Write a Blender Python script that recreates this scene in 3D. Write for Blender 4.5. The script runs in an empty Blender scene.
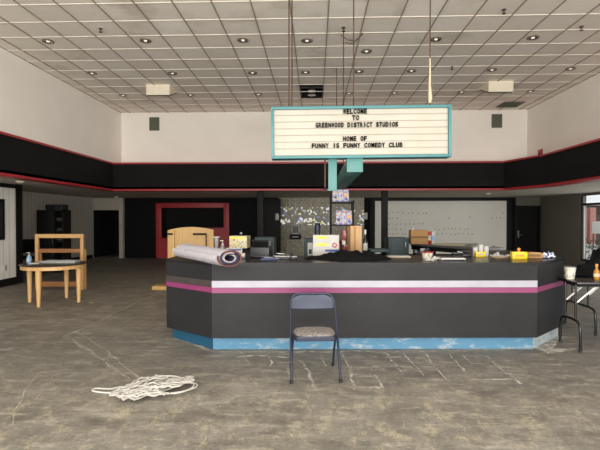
import bpy, bmesh, math, random
from mathutils import Vector, Matrix, noise
random.seed(7)
C = bpy.context.scene.collection
PI = math.pi
sc = bpy.context.scene
sc.view_settings.view_transform = 'Standard'
sc.view_settings.look = 'None'
sc.view_settings.exposure = 0.0

# ------------------------------------------------------------------ camera and survey helpers
EYE = Vector((0, 0, 1.58))
YAW = math.atan(15 / 450.0); PITCH = math.atan(6 / 450.0)
cd = bpy.data.cameras.new('camera'); cam = bpy.data.objects.new('camera', cd); C.objects.link(cam)
cd.sensor_width = 36; cd.lens = 27; cd.clip_end = 200
cam.location = EYE; cam.rotation_euler = (PI / 2 - PITCH, 0, YAW)
sc.camera = cam
CR = cam.rotation_euler.to_matrix()
def ray(px, py): return CR @ Vector(((px - 300) / 450, -(py - 225) / 450, -1))
def at(px, py, Y):
    d = ray(px, py); return EYE + d * (Y / d.y)
def atz(px, py, z=0.0):
    d = ray(px, py); return EYE + d * ((z - EYE.z) / d.z)

# ------------------------------------------------------------------ materials
def lin(c):
    c = c / 255.0
    return c / 12.92 if c <= 0.04045 else ((c + 0.055) / 1.055) ** 2.4
def rgb(r, g, b): return (lin(r), lin(g), lin(b), 1)
class NT:
    def __init__(s, name):
        s.m = bpy.data.materials.new(name); s.m.use_nodes = True
        s.t = s.m.node_tree; s.b = s.t.nodes['Principled BSDF']; s.out = s.t.nodes['Material Output']
    def n(s, typ, **kw):
        x = s.t.nodes.new(typ)
        for k, v in kw.items(): setattr(x, k, v)
        return x
    def l(s, a, b): s.t.links.new(a, b)
    def coord(s, scale=(1, 1, 1), rot=(0, 0, 0)):
        tc = s.n('ShaderNodeTexCoord'); mp = s.n('ShaderNodeMapping')
        mp.inputs['Scale'].default_value = scale; mp.inputs['Rotation'].default_value = rot
        s.l(tc.outputs['Object'], mp.inputs['Vector']); return mp.outputs['Vector']
    def noise(s, scale, detail=4, rough=.55, vec=None):
        x = s.n('ShaderNodeTexNoise'); x.inputs['Scale'].default_value = scale
        x.inputs['Detail'].default_value = detail; x.inputs['Roughness'].default_value = rough
        if vec is not None: s.l(vec, x.inputs['Vector'])
        return x.outputs['Fac']
    def ramp(s, fac, stops):
        r = s.n('ShaderNodeValToRGB'); e = r.color_ramp.elements
        while len(e) < len(stops): e.new(0.5)
        for el, (p, c) in zip(e, stops):
            el.position = p; el.color = c if len(c) == 4 else (*c, 1)
        s.l(fac, r.inputs['Fac']); return r.outputs['Color']
    def mix(s, fac, a, b, mode='MIX'):
        x = s.n('ShaderNodeMix', data_type='RGBA', blend_type=mode)
        for sock, v in ((x.inputs[0], fac), (x.inputs[6], a), (x.inputs[7], b)):
            if isinstance(v, (int, float, tuple)): sock.default_value = v
            else: s.l(v, sock)
        return x.outputs[2]
    def math(s, op, a, b=0.0):
        x = s.n('ShaderNodeMath', operation=op)
        for sock, v in ((x.inputs[0], a), (x.inputs[1], b)):
            if isinstance(v, (int, float)): sock.default_value = v
            else: s.l(v, sock)
        return x.outputs[0]
    def bump(s, h, strength=.3, dist=.01):
        x = s.n('ShaderNodeBump'); x.inputs['Strength'].default_value = strength; x.inputs['Distance'].default_value = dist
        s.l(h, x.inputs['Height']); s.l(x.outputs['Normal'], s.b.inputs['Normal'])
    def base(s, c):
        if isinstance(c, tuple): s.b.inputs['Base Color'].default_value = c
        else: s.l(c, s.b.inputs['Base Color'])
    def rough(s, r): s.b.inputs['Roughness'].default_value = r
WHITE1 = (1, 1, 1, 1)
def mat(name, c, rough=.5, metal=0, var=.12, scale=8, bump=0, spec=.5, emit=0, stretch=(1, 1, 1)):
    k = NT(name); v = k.coord(stretch)
    f = k.noise(scale, 4, .6, v)
    d = tuple(x * (1 - var) for x in c[:3]) + (1,); u = tuple(min(1, x * (1 + var)) for x in c[:3]) + (1,)
    k.base(k.ramp(f, [(.3, d), (.7, u)])); k.rough(rough); k.b.inputs['Metallic'].default_value = metal
    k.b.inputs['Specular IOR Level'].default_value = spec
    if bump: k.bump(f, bump, .005)
    if emit:
        k.b.inputs['Emission Color'].default_value = c; k.b.inputs['Emission Strength'].default_value = emit
    return k.m
def wood(name, a, b, axis=0, rough=.42):
    k = NT(name); s = [14, 14, 14]; s[axis] = 1.2
    v = k.coord(tuple(s)); f = k.noise(1.6, 5, .65, v)
    k.base(k.ramp(f, [(.3, a), (.7, b)])); k.rough(rough); k.bump(f, .08, .003); return k.m
def spots(name, base, cols, cell=40, thr=.6, rough=.5):      # printed packaging: cells of colour
    k = NT(name); v = k.coord((cell, cell, cell * .8))
    fl = k.n('ShaderNodeVectorMath', operation='FLOOR'); k.l(v, fl.inputs[0])
    wn = k.n('ShaderNodeTexWhiteNoise'); k.l(fl.outputs[0], wn.inputs['Vector'])
    stops = [(0, base)] + [(thr + (1 - thr) * i / len(cols), c) for i, c in enumerate(cols)]
    r = k.ramp(wn.outputs['Value'], stops); r.node.color_ramp.interpolation = 'CONSTANT'
    k.base(r); k.rough(rough); return k.m

M = {}
def floor_mat():
    k = NT('bare_concrete'); v = k.coord()
    vs = k.coord((1.3, .35, 1), (0, 0, -.95))
    big = k.noise(.55, 5, .6, v); mid = k.noise(2.3, 6, .68, v); streak = k.noise(2.2, 6, .7, vs); fine = k.noise(38, 3, .7, v)
    c = k.ramp(mid, [(.25, rgb(96, 92, 86)), (.48, rgb(130, 126, 118)), (.72, rgb(156, 152, 143))])
    c = k.mix(k.ramp(big, [(.36, (0, 0, 0)), (.66, (.75, .75, .75))]), c, rgb(122, 115, 105))
    c = k.mix(k.ramp(streak, [(.5, (0, 0, 0)), (.7, (.5, .5, .5))]), c, rgb(158, 153, 142))
    tc = k.n('ShaderNodeTexCoord'); sp = k.n('ShaderNodeSeparateXYZ'); k.l(tc.outputs['Object'], sp.inputs[0])
    yw = k.math('ADD', sp.outputs['Y'], k.math('MULTIPLY', k.math('SUBTRACT', big, .5), 2.4))
    old = k.ramp(k.math('MULTIPLY', yw, .1), [(.40, (0, 0, 0)), (.455, (.6, .6, .6)), (.60, (.6, .6, .6)), (.66, (0, 0, 0))])      # greyer band where tiles once lay before the counter
    c = k.mix(old, c, rgb(112, 110, 106))
    near = k.ramp(k.math('MULTIPLY', yw, .1), [(.36, (1, 1, 1)), (.5, (.25, .25, .25))])
    vf = k.coord((1.3, .8, 1), (0, 0, .5)); fl = k.noise(4.2, 10, .85, vf)
    c = k.mix(k.mix(1.0, k.ramp(fl, [(.515, (0, 0, 0)), (.59, (.8, .8, .8))]), near, 'MULTIPLY'), c, rgb(180, 172, 150))
    vd = k.coord((.8, 1.3, 1), (0, 0, .3)); dk = k.noise(1.7, 7, .7, vd)
    c = k.mix(k.ramp(dk, [(.50, (0, 0, 0)), (.66, (.6, .6, .6))]), c, rgb(90, 86, 81))
    vv = k.coord((1, 1, 1)); vo = k.n('ShaderNodeTexVoronoi', feature='DISTANCE_TO_EDGE'); vo.inputs['Scale'].default_value = .9
    ds = k.n('ShaderNodeTexNoise'); ds.inputs['Scale'].default_value = 2.5; k.l(vv, ds.inputs['Vector'])
    ad = k.n('ShaderNodeVectorMath', operation='MULTIPLY_ADD'); k.l(ds.outputs['Color'], ad.inputs[0]); ad.inputs[1].default_value = (.7, .7, 0); k.l(vv, ad.inputs[2])
    k.l(ad.outputs[0], vo.inputs['Vector'])
    c = k.mix(k.ramp(vo.outputs['Distance'], [(0, (.25, .25, .25)), (.005, (0, 0, 0))]), c, rgb(70, 65, 58))
    sc_ = k.noise(3.2, 10, .78, k.coord((.6, 1.7, 1), (0, 0, .6))); c = k.mix(k.ramp(sc_, [(.50, (0, 0, 0)), (.64, (.55, .55, .55))]), c, rgb(78, 74, 68))
    s2 = k.noise(4.0, 10, .8, k.coord((.6, 2.0, 1), (0, 0, -.7))); c = k.mix(k.ramp(s2, [(.52, (0, 0, 0)), (.64, (.55, .55, .55))]), c, rgb(190, 184, 170))
    c = k.mix(.3, c, k.ramp(fine, [(.3, (.2, .19, .17)), (.7, (.8, .78, .72))]), 'OVERLAY')
    k.base(c); k.b.inputs['Specular IOR Level'].default_value = .35
    rr = k.n('ShaderNodeMapRange'); k.l(mid, rr.inputs[0]); rr.inputs[3].default_value = .42; rr.inputs[4].default_value = .75
    k.l(rr.outputs[0], k.b.inputs['Roughness']); k.bump(mid, .1, .01); return k.m
M['floor'] = floor_mat()
def tile_mat():
    k = NT('acoustic_tile'); tc = k.n('ShaderNodeTexCoord')
    mp = k.n('ShaderNodeMapping'); mp.inputs['Scale'].default_value = (1 / .592, 1 / .606, 1)
    mp.inputs['Location'].default_value = (.974 / .592, -7.42 / .606, 0)
    k.l(tc.outputs['Object'], mp.inputs['Vector'])
    fl = k.n('ShaderNodeVectorMath', operation='FLOOR'); k.l(mp.outputs[0], fl.inputs[0])
    wn = k.n('ShaderNodeTexWhiteNoise', noise_dimensions='2D'); k.l(fl.outputs[0], wn.inputs['Vector'])
    c = k.ramp(wn.outputs['Value'], [(0, rgb(229, 221, 209)), (.8, rgb(237, 230, 219)), (1, rgb(243, 237, 227))])
    st = k.noise(.9, 5, .6, k.coord())
    c = k.mix(k.ramp(st, [(.6, (0, 0, 0)), (.78, (.5, .5, .5))]), c, rgb(150, 132, 108))
    k.base(c); k.rough(.9); k.bump(k.noise(90, 2, .5, k.coord()), .15, .002); return k.m
M['tile'] = tile_mat()
M['gridbar'] = mat('ceiling_grid_paint', rgb(150, 138, 122), .6, var=.06)  # long bars: their shade under the front light is put into the colour
M['gridbar_pale'] = mat('pale_grid_paint', rgb(222, 215, 203), .6, var=.03)  # cross bars: same grid, lightened in colour as if catching the front light
M['wall_white'] = mat('white_wall_paint', rgb(246, 240, 230), .8, var=.03, scale=1.2)
M['wall_grey'] = mat('grey_wall_paint', rgb(112, 108, 97), .8, var=.05, scale=1.2)
M['soffit'] = mat('soffit_plaster', rgb(186, 178, 164), .8, var=.1, scale=1.3)
M['black_wall'] = mat('black_wall_paint', rgb(13, 12, 13), .7, var=.2, scale=2, spec=.2)
M['band'] = mat('black_band_paint', rgb(20, 19, 19), .8, var=.15, scale=2, spec=.2)
M['red_trim'] = mat('red_trim_paint', rgb(168, 40, 46), .4, var=.12, scale=3)
M['red_dark'] = mat('red_frame_paint', rgb(178, 50, 52), .45, var=.15, scale=3)
M['void'] = mat('unlit_room_black', rgb(10, 10, 10), .9, var=.1)
def plank_mat():
    k = NT('white_plank_wall'); tc = k.n('ShaderNodeTexCoord'); sp = k.n('ShaderNodeSeparateXYZ'); k.l(tc.outputs['Object'], sp.inputs[0])
    a = k.math('ADD', sp.outputs['X'], sp.outputs['Y'])
    fr = k.math('FRACT', k.math('MULTIPLY', a, 1 / .2))
    line = k.math('LESS_THAN', fr, .09)
    c = k.mix(line, k.ramp(k.noise(1.5, 3, .5, k.coord()), [(.3, rgb(230, 227, 219)), (.7, rgb(240, 237, 229))]), rgb(196, 191, 181))
    k.base(c); k.rough(.7); k.bump(k.math('SUBTRACT', 1.0, line), .3, .004); return k.m
M['plank'] = plank_mat()
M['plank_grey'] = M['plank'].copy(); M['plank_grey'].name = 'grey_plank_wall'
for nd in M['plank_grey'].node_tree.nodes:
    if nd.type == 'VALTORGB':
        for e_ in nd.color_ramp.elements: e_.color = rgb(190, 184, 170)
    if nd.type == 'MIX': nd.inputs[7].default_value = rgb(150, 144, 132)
def counter_mat(name, c, c2, rough):
    k = NT(name); f = k.noise(1.6, 6, .65, k.coord()); s = k.noise(26, 4, .8, k.coord((1, 1, .5)))
    col = k.ramp(f, [(.3, c), (.7, c2)])
    col = k.mix(k.ramp(s, [(.68, (0, 0, 0)), (.8, (.35, .35, .35))]), col, rgb(140, 136, 130))
    k.base(col); k.rough(rough); k.b.inputs['Specular IOR Level'].default_value = .28; return k.m
M['counter'] = counter_mat('black_counter_laminate', rgb(31, 31, 33), rgb(40, 40, 42), .6)
M['counter_top'] = counter_mat('black_counter_top', rgb(26, 26, 27), rgb(36, 36, 37), .26)
M['counter_top'].node_tree.nodes['Principled BSDF'].inputs['Specular IOR Level'].default_value = .13
M['stripe_white'] = mat('white_stripe', rgb(158, 156, 167), .4, var=.12, scale=2)
M['stripe_pink'] = mat('magenta_stripe', rgb(128, 48, 94), .45, var=.1, scale=3)
M['stripe_brown'] = mat('grimy_stripe', rgb(62, 54, 52), .6, var=.2)
def kick_mat(name, blue, lo, hi):
    k = NT(name); f = k.noise(5, 7, .75, k.coord((1, 1, 2.4)))
    g = k.noise(2, 4, .6, k.coord())
    c = k.ramp(g, [(.3, tuple(x * .85 for x in blue[:3])), (.7, blue)])
    k.base(k.mix(k.ramp(f, [(lo, (0, 0, 0)), (hi, (.85, .85, .85))]), c, rgb(178, 180, 174))); k.rough(.6); return k.m
M['kick'] = kick_mat('worn_blue_kick', rgb(78, 128, 158), .52, .70)
M['kick_left'] = kick_mat('deep_blue_kick', rgb(20, 78, 106), .68, .8)  # blue darkened to paint in the shade on the left side
M['kick_worn'] = kick_mat('flaked_blue_kick', rgb(104, 150, 178), .36, .5)
def mortar_mat():
    k = NT('mortar_residue'); f = k.noise(7, 6, .75, k.coord()); k.base(rgb(186, 180, 164)); k.rough(.85)
    al = k.ramp(f, [(.38, (0, 0, 0)), (.6, (.7, .7, .7))])
    k.l(al, k.b.inputs['Alpha']); return k.m
M['mortar'] = mortar_mat()
M['mortar_bright'] = M['mortar'].copy(); M['mortar_bright'].name = 'white_mortar_residue'
for nd in M['mortar_bright'].node_tree.nodes:
    if nd.type == 'VALTORGB': nd.color_ramp.elements[0].position = .36; nd.color_ramp.elements[1].position = .58; nd.color_ramp.elements[1].color = (.88, .88, .88, 1)
M['mortar_bright'].node_tree.nodes['Principled BSDF'].inputs['Base Color'].default_value = rgb(196, 192, 180)
M['teal'] = mat('teal_paint', rgb(68, 128, 124), .4, var=.06, scale=4)
M['teal_edge'] = mat('teal_frame_paint', rgb(66, 130, 134), .4, var=.06, scale=4)
M['teal_dark'] = mat('dark_teal_laminate', rgb(24, 52, 54), .5, var=.15, scale=4)
def sign_mat():
    k = NT('marquee_face'); tc = k.n('ShaderNodeTexCoord'); sp = k.n('ShaderNodeSeparateXYZ'); k.l(tc.outputs['Object'], sp.inputs[0])
    f = k.noise(3, 3, .5, k.coord()); k.base(k.ramp(f, [(.3, rgb(182, 175, 160)), (.7, rgb(189, 183, 169))])); k.rough(.5)
    k.b.inputs['Emission Color'].default_value = rgb(246, 236, 214); k.b.inputs['Emission Strength'].default_value = .0; return k.m
M['sign'] = sign_mat()
M['track'] = mat('letter_track', rgb(160, 152, 138), .4, var=.05)
M['letter'] = mat('black_letter', rgb(10, 9, 9), .8, spec=.05)
M['rod'] = mat('rusty_rod', rgb(84, 66, 54), .6, .3, var=.25, scale=12)
M['rope'] = mat('white_rope', rgb(186, 182, 174), .8, var=.08, scale=30, bump=.3)
M['cloth_wrap'] = mat('cream_wrap', rgb(206, 190, 160), .8, var=.15, scale=25)
M['chair'] = mat('slate_blue_metal', rgb(42, 48, 64), .38, .25, var=.1)
M['rubber'] = mat('black_rubber', rgb(26, 26, 27), .6)
def cushion_mat():
    k = NT('speckled_seat_fabric'); w = k.n('ShaderNodeTexVoronoi'); w.inputs['Scale'].default_value = 34; k.l(k.coord((1, 2.2, 1), (0, 0, .5)), w.inputs['Vector'])
    k.base(k.ramp(w.outputs['Distance'], [(.1, rgb(66, 60, 60)), (.35, rgb(168, 160, 152)), (.6, rgb(110, 103, 102))])); k.rough(.9); return k.m
M['cushion'] = cushion_mat()
M['pine'] = wood('pale_pine', rgb(196, 150, 92), rgb(226, 184, 126), 2)
M['pine_x'] = wood('pale_pine_rail', rgb(196, 150, 94), rgb(224, 182, 126), 0)
M['oak'] = wood('oak_brown', rgb(140, 92, 54), rgb(168, 116, 72), 0)
M['oak_post'] = wood('honey_oak', rgb(190, 144, 92), rgb(216, 172, 118), 2)
M['lectern'] = wood('birch_veneer', rgb(198, 156, 90), rgb(220, 180, 114), 2)
M['dark_top'] = mat('dark_table_top', rgb(52, 46, 44), .3, var=.15)
M['black'] = mat('matte_black', rgb(11, 11, 12), .6, var=.15, spec=.3)
M['black_gloss'] = mat('gloss_black', rgb(22, 22, 23), .25, var=.15)
M['cabinet'] = mat('black_cabinet', rgb(19, 18, 18), .55, var=.15, spec=.3)
M['grey_metal'] = mat('grey_metal', rgb(130, 130, 130), .4, .7)
M['dark_gear'] = mat('charcoal_plastic', rgb(36, 36, 38), .45)
M['white_plastic'] = mat('white_plastic', rgb(190, 188, 182), .4, var=.04)
M['brace'] = mat('pale_steel_brace', rgb(224, 222, 214), .4, var=.05)
M['paper'] = mat('white_paper', rgb(182, 180, 174), .8, var=.04)
M['beige_paper'] = mat('beige_paper', rgb(178, 165, 140), .8, var=.06)
M['card'] = mat('brown_cardboard', rgb(166, 126, 80), .8, var=.08, stretch=(1, 1, 6))
M['card_light'] = wood('raw_board', rgb(178, 140, 96), rgb(204, 166, 118), 2, .7)
M['card_dark'] = mat('shaded_cardboard', rgb(116, 84, 54), .8, var=.08)  # darker brown for tape, print, a leaflet and a box flap
M['yellow'] = mat('yellow_card', rgb(222, 192, 16), .45, var=.05)
M['orange'] = mat('orange_plastic', rgb(232, 142, 40), .4, var=.05)
M['red'] = mat('red_plastic', rgb(158, 34, 38), .4, var=.1)
M['blue'] = mat('blue_plastic', rgb(36, 56, 128), .4, var=.12)
M['navy'] = mat('navy_plastic', rgb(20, 26, 60), .45, var=.2)
M['fabric'] = mat('black_fabric', rgb(20, 20, 21), .95, var=.25, scale=20, bump=.4, spec=.1)
M['vent'] = mat('olive_vent', rgb(98, 102, 84), .6, var=.1)
M['diffuser'] = mat('cream_diffuser', rgb(232, 222, 200), .6, var=.03)
M['louvre'] = mat('grey_louvre', rgb(112, 108, 98), .5, .3)
M['lamp_ring'] = mat('bronze_ring', rgb(120, 106, 90), .4, .4)
M['chrome'] = mat('chrome_reflector', rgb(190, 186, 178), .25, .9)
M['bulb'] = mat('frosted_bulb', rgb(250, 246, 236), .4, var=.01, emit=.5)
M['carpet_out'] = mat('pale_lilac_carpet_back', rgb(182, 178, 184), .9, var=.14, scale=22, bump=.3)
M['carpet_edge'] = mat('carpet_edge', rgb(100, 60, 55), .95, var=.3, scale=60)
M['carpet_core'] = mat('carpet_core', rgb(150, 142, 146), .95, var=.3, scale=60)
M['carpet_in'] = mat('navy_carpet_pile', rgb(44, 42, 64), .95, var=.4, scale=50)
M['soap'] = mat('clear_blue_gel', rgb(120, 160, 196), .15, var=.05)
M['glassy'] = mat('smoky_glass', rgb(150, 152, 148), .12, var=.1)
M['bottle_dark'] = mat('dark_green_glass', rgb(20, 26, 20), .1)
M['sauce'] = mat('amber_sauce', rgb(170, 116, 38), .2, var=.1)
M['print'] = spots('printed_carton', rgb(172, 170, 176), [rgb(120, 116, 164), rgb(180, 124, 90), rgb(92, 94, 150), rgb(160, 154, 178)], 46, .3)
M['print_food'] = spots('snack_carton', rgb(190, 186, 164), [rgb(196, 180, 50), rgb(164, 154, 118), rgb(140, 104, 84)], 50, .58)
M['print_food_side'] = spots('snack_carton_side', rgb(168, 160, 130), [rgb(178, 160, 90), rgb(120, 112, 92)], 50, .55)
M['print_tub'] = spots('tub_print', rgb(206, 200, 184), [rgb(180, 160, 110), rgb(150, 150, 160), rgb(220, 216, 206)], 60, .45)
M['bagstuff'] = spots('patterned_bag', rgb(44, 60, 140), [rgb(60, 80, 170), rgb(196, 122, 60), rgb(70, 130, 70), rgb(30, 30, 60)], 26, .4)
M['red_spot'] = spots('red_print', rgb(120, 26, 30), [rgb(40, 16, 18), rgb(150, 120, 116), rgb(60, 20, 22)], 30, .5)
def brick_mat():
    k = NT('red_brick'); b = k.n('ShaderNodeTexBrick'); b.inputs['Color1'].default_value = rgb(206, 122, 112); b.inputs['Color2'].default_value = rgb(186, 104, 96)
    b.inputs['Mortar'].default_value = rgb(214, 196, 186); b.inputs['Scale'].default_value = 4; k.l(k.coord((1, 1, 1), (PI / 2, 0, PI / 2)), b.inputs['Vector'])
    k.base(b.outputs['Color']); k.rough(.8); return k.m
M['brick'] = brick_mat()
M['pavement'] = mat('pale_pavement', rgb(196, 194, 188), .8, var=.1)
M['leaf'] = mat('dark_leaf', rgb(60, 78, 50), .6, var=.4, scale=14)
def glass_mat():
    k = NT('window_glass'); t = k.n('ShaderNodeBsdfTransparent'); g = k.n('ShaderNodeBsdfGlossy'); g.inputs['Roughness'].default_value = .02
    lw = k.n('ShaderNodeLayerWeight'); lw.inputs['Blend'].default_value = .15; mx = k.n('ShaderNodeMixShader')
    k.l(k.math('MULTIPLY', lw.outputs['Fresnel'], .2), mx.inputs[0]); k.l(t.outputs[0], mx.inputs[1]); k.l(g.outputs[0], mx.inputs[2]); k.l(mx.outputs[0], k.out.inputs['Surface']); return k.m
M['glass'] = glass_mat()
def mosaic_mat():
    k = NT('mirror_mosaic'); S = 16.0
    tc = k.n('ShaderNodeTexCoord'); sp = k.n('ShaderNodeSeparateXYZ'); k.l(tc.outputs['Object'], sp.inputs[0])
    v = k.coord((S, 1, S)); fl = k.n('ShaderNodeVectorMath', operation='FLOOR'); k.l(v, fl.inputs[0])
    wn = k.n('ShaderNodeTexWhiteNoise'); k.l(fl.outputs[0], wn.inputs['Vector'])
    base = k.ramp(wn.outputs['Value'], [(0, rgb(150, 140, 116)), (.6, rgb(170, 160, 134)), (1, rgb(190, 180, 152))])
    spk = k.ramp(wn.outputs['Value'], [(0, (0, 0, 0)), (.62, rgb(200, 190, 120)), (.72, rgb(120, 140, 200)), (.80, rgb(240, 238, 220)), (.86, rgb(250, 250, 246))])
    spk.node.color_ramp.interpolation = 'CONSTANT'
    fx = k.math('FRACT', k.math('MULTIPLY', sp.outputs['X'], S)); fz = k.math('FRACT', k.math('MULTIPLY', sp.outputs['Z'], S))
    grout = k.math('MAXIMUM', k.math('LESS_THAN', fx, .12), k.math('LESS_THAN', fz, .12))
    # painted glints: bright glowing cells clustered at eye height stand in for reflections
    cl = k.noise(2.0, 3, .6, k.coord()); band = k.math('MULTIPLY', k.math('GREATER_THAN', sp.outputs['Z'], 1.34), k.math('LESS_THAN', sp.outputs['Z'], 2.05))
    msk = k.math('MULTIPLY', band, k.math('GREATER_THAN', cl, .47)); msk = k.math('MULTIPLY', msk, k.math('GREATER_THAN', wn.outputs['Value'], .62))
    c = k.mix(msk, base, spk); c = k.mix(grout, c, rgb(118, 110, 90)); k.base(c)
    k.rough(.35); k.l(k.mix(msk, (0, 0, 0, 1), spk), k.b.inputs['Emission Color']); k.b.inputs['Emission Strength'].default_value = .55  # glint cells glow by emission, though nothing there is a lamp
    return k.m
M['mosaic'] = mosaic_mat()
M['board'] = mat('pale_board', rgb(242, 238, 226), .5, var=.05, scale=.6)
M['mark'] = mat('grey_marks', rgb(164, 160, 148), .7)

# ------------------------------------------------------------------ mesh helpers
class MB:
    def __init__(s): s.bm = bmesh.new(); s.mi = 0
    def _merge(s, b, mtx=None):
        me = bpy.data.meshes.new('tmp')
        if mtx is not None: b.transform(mtx)
        for f in b.faces: f.material_index = s.mi
        b.to_mesh(me); b.free(); s.bm.from_mesh(me); bpy.data.meshes.remove(me); return s
    def box(s, c, d, bev=0, rot=None, taper=None):
        b = bmesh.new(); bmesh.ops.create_cube(b, size=1)
        for v in b.verts:
            k = 1.0
            if taper and v.co.z < 0: k = taper
            v.co = Vector((v.co.x * d[0] * k, v.co.y * d[1] * k, v.co.z * d[2]))
        if bev: bmesh.ops.bevel(b, geom=b.edges[:], offset=bev, segments=2, affect='EDGES', profile=.6)
        m = Matrix.Translation(c)
        if rot: m = m @ (Matrix.Rotation(rot[2], 4, 'Z') @ Matrix.Rotation(rot[1], 4, 'Y') @ Matrix.Rotation(rot[0], 4, 'X'))
        return s._merge(b, m)
    def tube(s, pts, r, seg=10, closed=False, cap=True, flat=1.0):
        pts = [Vector(p) for p in pts]; n = len(pts); b = bmesh.new(); rings = []
        rr = r if isinstance(r, (list, tuple)) else [r] * n
        up0 = None
        for i, p in enumerate(pts):
            if closed: t = pts[(i + 1) % n] - pts[i - 1]
            else: t = pts[min(i + 1, n - 1)] - pts[max(i - 1, 0)]
            t.normalize()
            if up0 is None: up0 = Vector((0, 0, 1)) if abs(t.z) < .9 else Vector((1, 0, 0))
            a = t.cross(up0)
            if a.length < 1e-4: a = t.cross(Vector((0, 1, 0)))
            a.normalize(); u = a.cross(t).normalized(); up0 = u
            rings.append([b.verts.new(p + a * math.cos(2 * PI * j / seg) * rr[i] + u * math.sin(2 * PI * j / seg) * rr[i] * flat) for j in range(seg)])
        for i in range(n if closed else n - 1):
            A, B = rings[i], rings[(i + 1) % n]
            for j in range(seg): b.faces.new((A[j], A[(j + 1) % seg], B[(j + 1) % seg], B[j]))
        if cap and not closed:
            b.faces.new(rings[0][::-1]); b.faces.new(rings[-1])
        return s._merge(b)
    def lathe(s, prof, c=(0, 0, 0), seg=20, sx=1, sy=1):
        b = bmesh.new(); rings = []
        for (r, z) in prof:
            if r < 1e-5: rings.append([b.verts.new((0, 0, z))])
            else: rings.append([b.verts.new((r * math.cos(2 * PI * j / seg) * sx, r * math.sin(2 * PI * j / seg) * sy, z)) for j in range(seg)])
        for A, B in zip(rings, rings[1:]):
            if len(A) == 1 and len(B) == 1: continue
            for j in range(seg):
                k = (j + 1) % seg
                if len(A) == 1: b.faces.new((A[0], B[k], B[j]))
                elif len(B) == 1: b.faces.new((A[j], A[k], B[0]))
                else: b.faces.new((A[j], A[k], B[k], B[j]))
        return s._merge(b, Matrix.Translation(c))
    def prism(s, poly, z0, z1, bev=0):
        b = bmesh.new(); lo = [b.verts.new((x, y, z0)) for x, y in poly]; hi = [b.verts.new((x, y, z1)) for x, y in poly]
        n = len(poly); b.faces.new(lo[::-1]); b.faces.new(hi)
        for i in range(n): b.faces.new((lo[i], lo[(i + 1) % n], hi[(i + 1) % n], hi[i]))
        bmesh.ops.recalc_face_normals(b, faces=b.faces[:])
        if bev: bmesh.ops.bevel(b, geom=b.edges[:], offset=bev, segments=2, affect='EDGES')
        return s._merge(b)
    def face(s, pts):
        b = bmesh.new(); b.faces.new([b.verts.new(p) for p in pts]); return s._merge(b)
    def slab(s, a, b, z0, z1, th):          # upright board from plan point a to b, proud by th on the camera side
        a = Vector((*a, 0)); b = Vector((*b, 0)); t = (b - a).normalized(); n = Vector((t.y, -t.x, 0))
        return s.prism([(a.x, a.y), (b.x, b.y), (b + n * th).xy[:], (a + n * th).xy[:]], z0, z1)
    def grid(s, nx, ny, fn):
        b = bmesh.new(); V = [[b.verts.new(fn(i / nx, j / ny)) for i in range(nx + 1)] for j in range(ny + 1)]
        for j in range(ny):
            for i in range(nx): b.faces.new((V[j][i], V[j][i + 1], V[j + 1][i + 1], V[j + 1][i]))
        return s._merge(b)
    def build(s, name, m, parent=None, smooth=True, loc=None, rz=0):
        bm = s.bm; bm.normal_update()
        me = bpy.data.meshes.new(name)
        if smooth:
            for f in bm.faces: f.smooth = True
            for e in bm.edges:
                e.smooth = not (len(e.link_faces) == 2 and e.calc_face_angle(0) > math.radians(38))
        bm.to_mesh(me); bm.free()
        for x in (m if isinstance(m, list) else [m]): me.materials.append(M[x] if isinstance(x, str) else x)
        o = bpy.data.objects.new(name, me); C.objects.link(o)
        if parent: o.parent = parent
        if loc is not None: o.location = loc; o.rotation_euler.z = rz
        return o
def tag(o, label, cat, group=None, kind=None):
    o['label'] = label; o['category'] = cat
    if group: o['group'] = group
    if kind: o['kind'] = kind
    return o
def thing(name, label, cat, loc=(0, 0, 0), rz=0, group=None):
    o = bpy.data.objects.new(name, None); C.objects.link(o); o.empty_display_size = .1
    o.location = loc; o.rotation_euler = (0, 0, rz); return tag(o, label, cat, group)
def struct(name, mb, m, parent=None, smooth=False):
    o = mb.build(name, m, parent, smooth)
    if not parent: o['kind'] = 'structure'
    return o
def dup(root, loc, rz=0, label=None):
    r = root.copy(); C.objects.link(r); r.location = loc; r.rotation_euler = (0, 0, rz)
    if label: r['label'] = label
    for ch in list(root.children):
        c = ch.copy(); C.objects.link(c); c.parent = r
        for g in ch.children:
            d = g.copy(); C.objects.link(d); d.parent = c
    return r
def B(c, d, bev=0, rot=None): return MB().box(c, d, bev, rot)

# ------------------------------------------------------------------ the setting
XL, XR, YB, ZS, ZB, ZC = -6.0, 5.9, 13.2, 2.42, 3.25, 4.86
XW, YW, YBW = 6.38, 13.8, 18.0
YF = -2.6
struct('floor', MB().box((-.1, 8.7, -.1), (18.3, 22.8, .2)), 'floor')
# ceiling of lay-in tiles with a grid of bars
TX, TY, OX, OY = .592, .606, -.974, 7.42
hole = atz(304.5, 91, ZC); hi_, hj_ = math.floor((hole.x - OX) / TX), math.floor((hole.y - OY) / TY)
cm = MB(); gb = MB()
xs = [XL] + [OX + TX * i for i in range(-9, 14) if XL < OX + TX * i < XW] + [XW]
ys = [YF] + [OY + TY * j for j in range(-17, 12) if YF < OY + TY * j < YW] + [YW]
bmc = bmesh.new()
for i in range(len(xs) - 1):
    for j in range(len(ys) - 1):
        ii = math.floor(((xs[i] + xs[i + 1]) / 2 - OX) / TX); jj = math.floor(((ys[j] + ys[j + 1]) / 2 - OY) / TY)
        if ii == hi_ and jj in (6, 7): continue
        tl = random.uniform(-.004, .004)
        bmc.faces.new([bmc.verts.new(p) for p in ((xs[i], ys[j], ZC + .012 + tl), (xs[i + 1], ys[j], ZC + .012 - tl), (xs[i + 1], ys[j + 1], ZC + .012), (xs[i], ys[j + 1], ZC + .012))])
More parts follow.
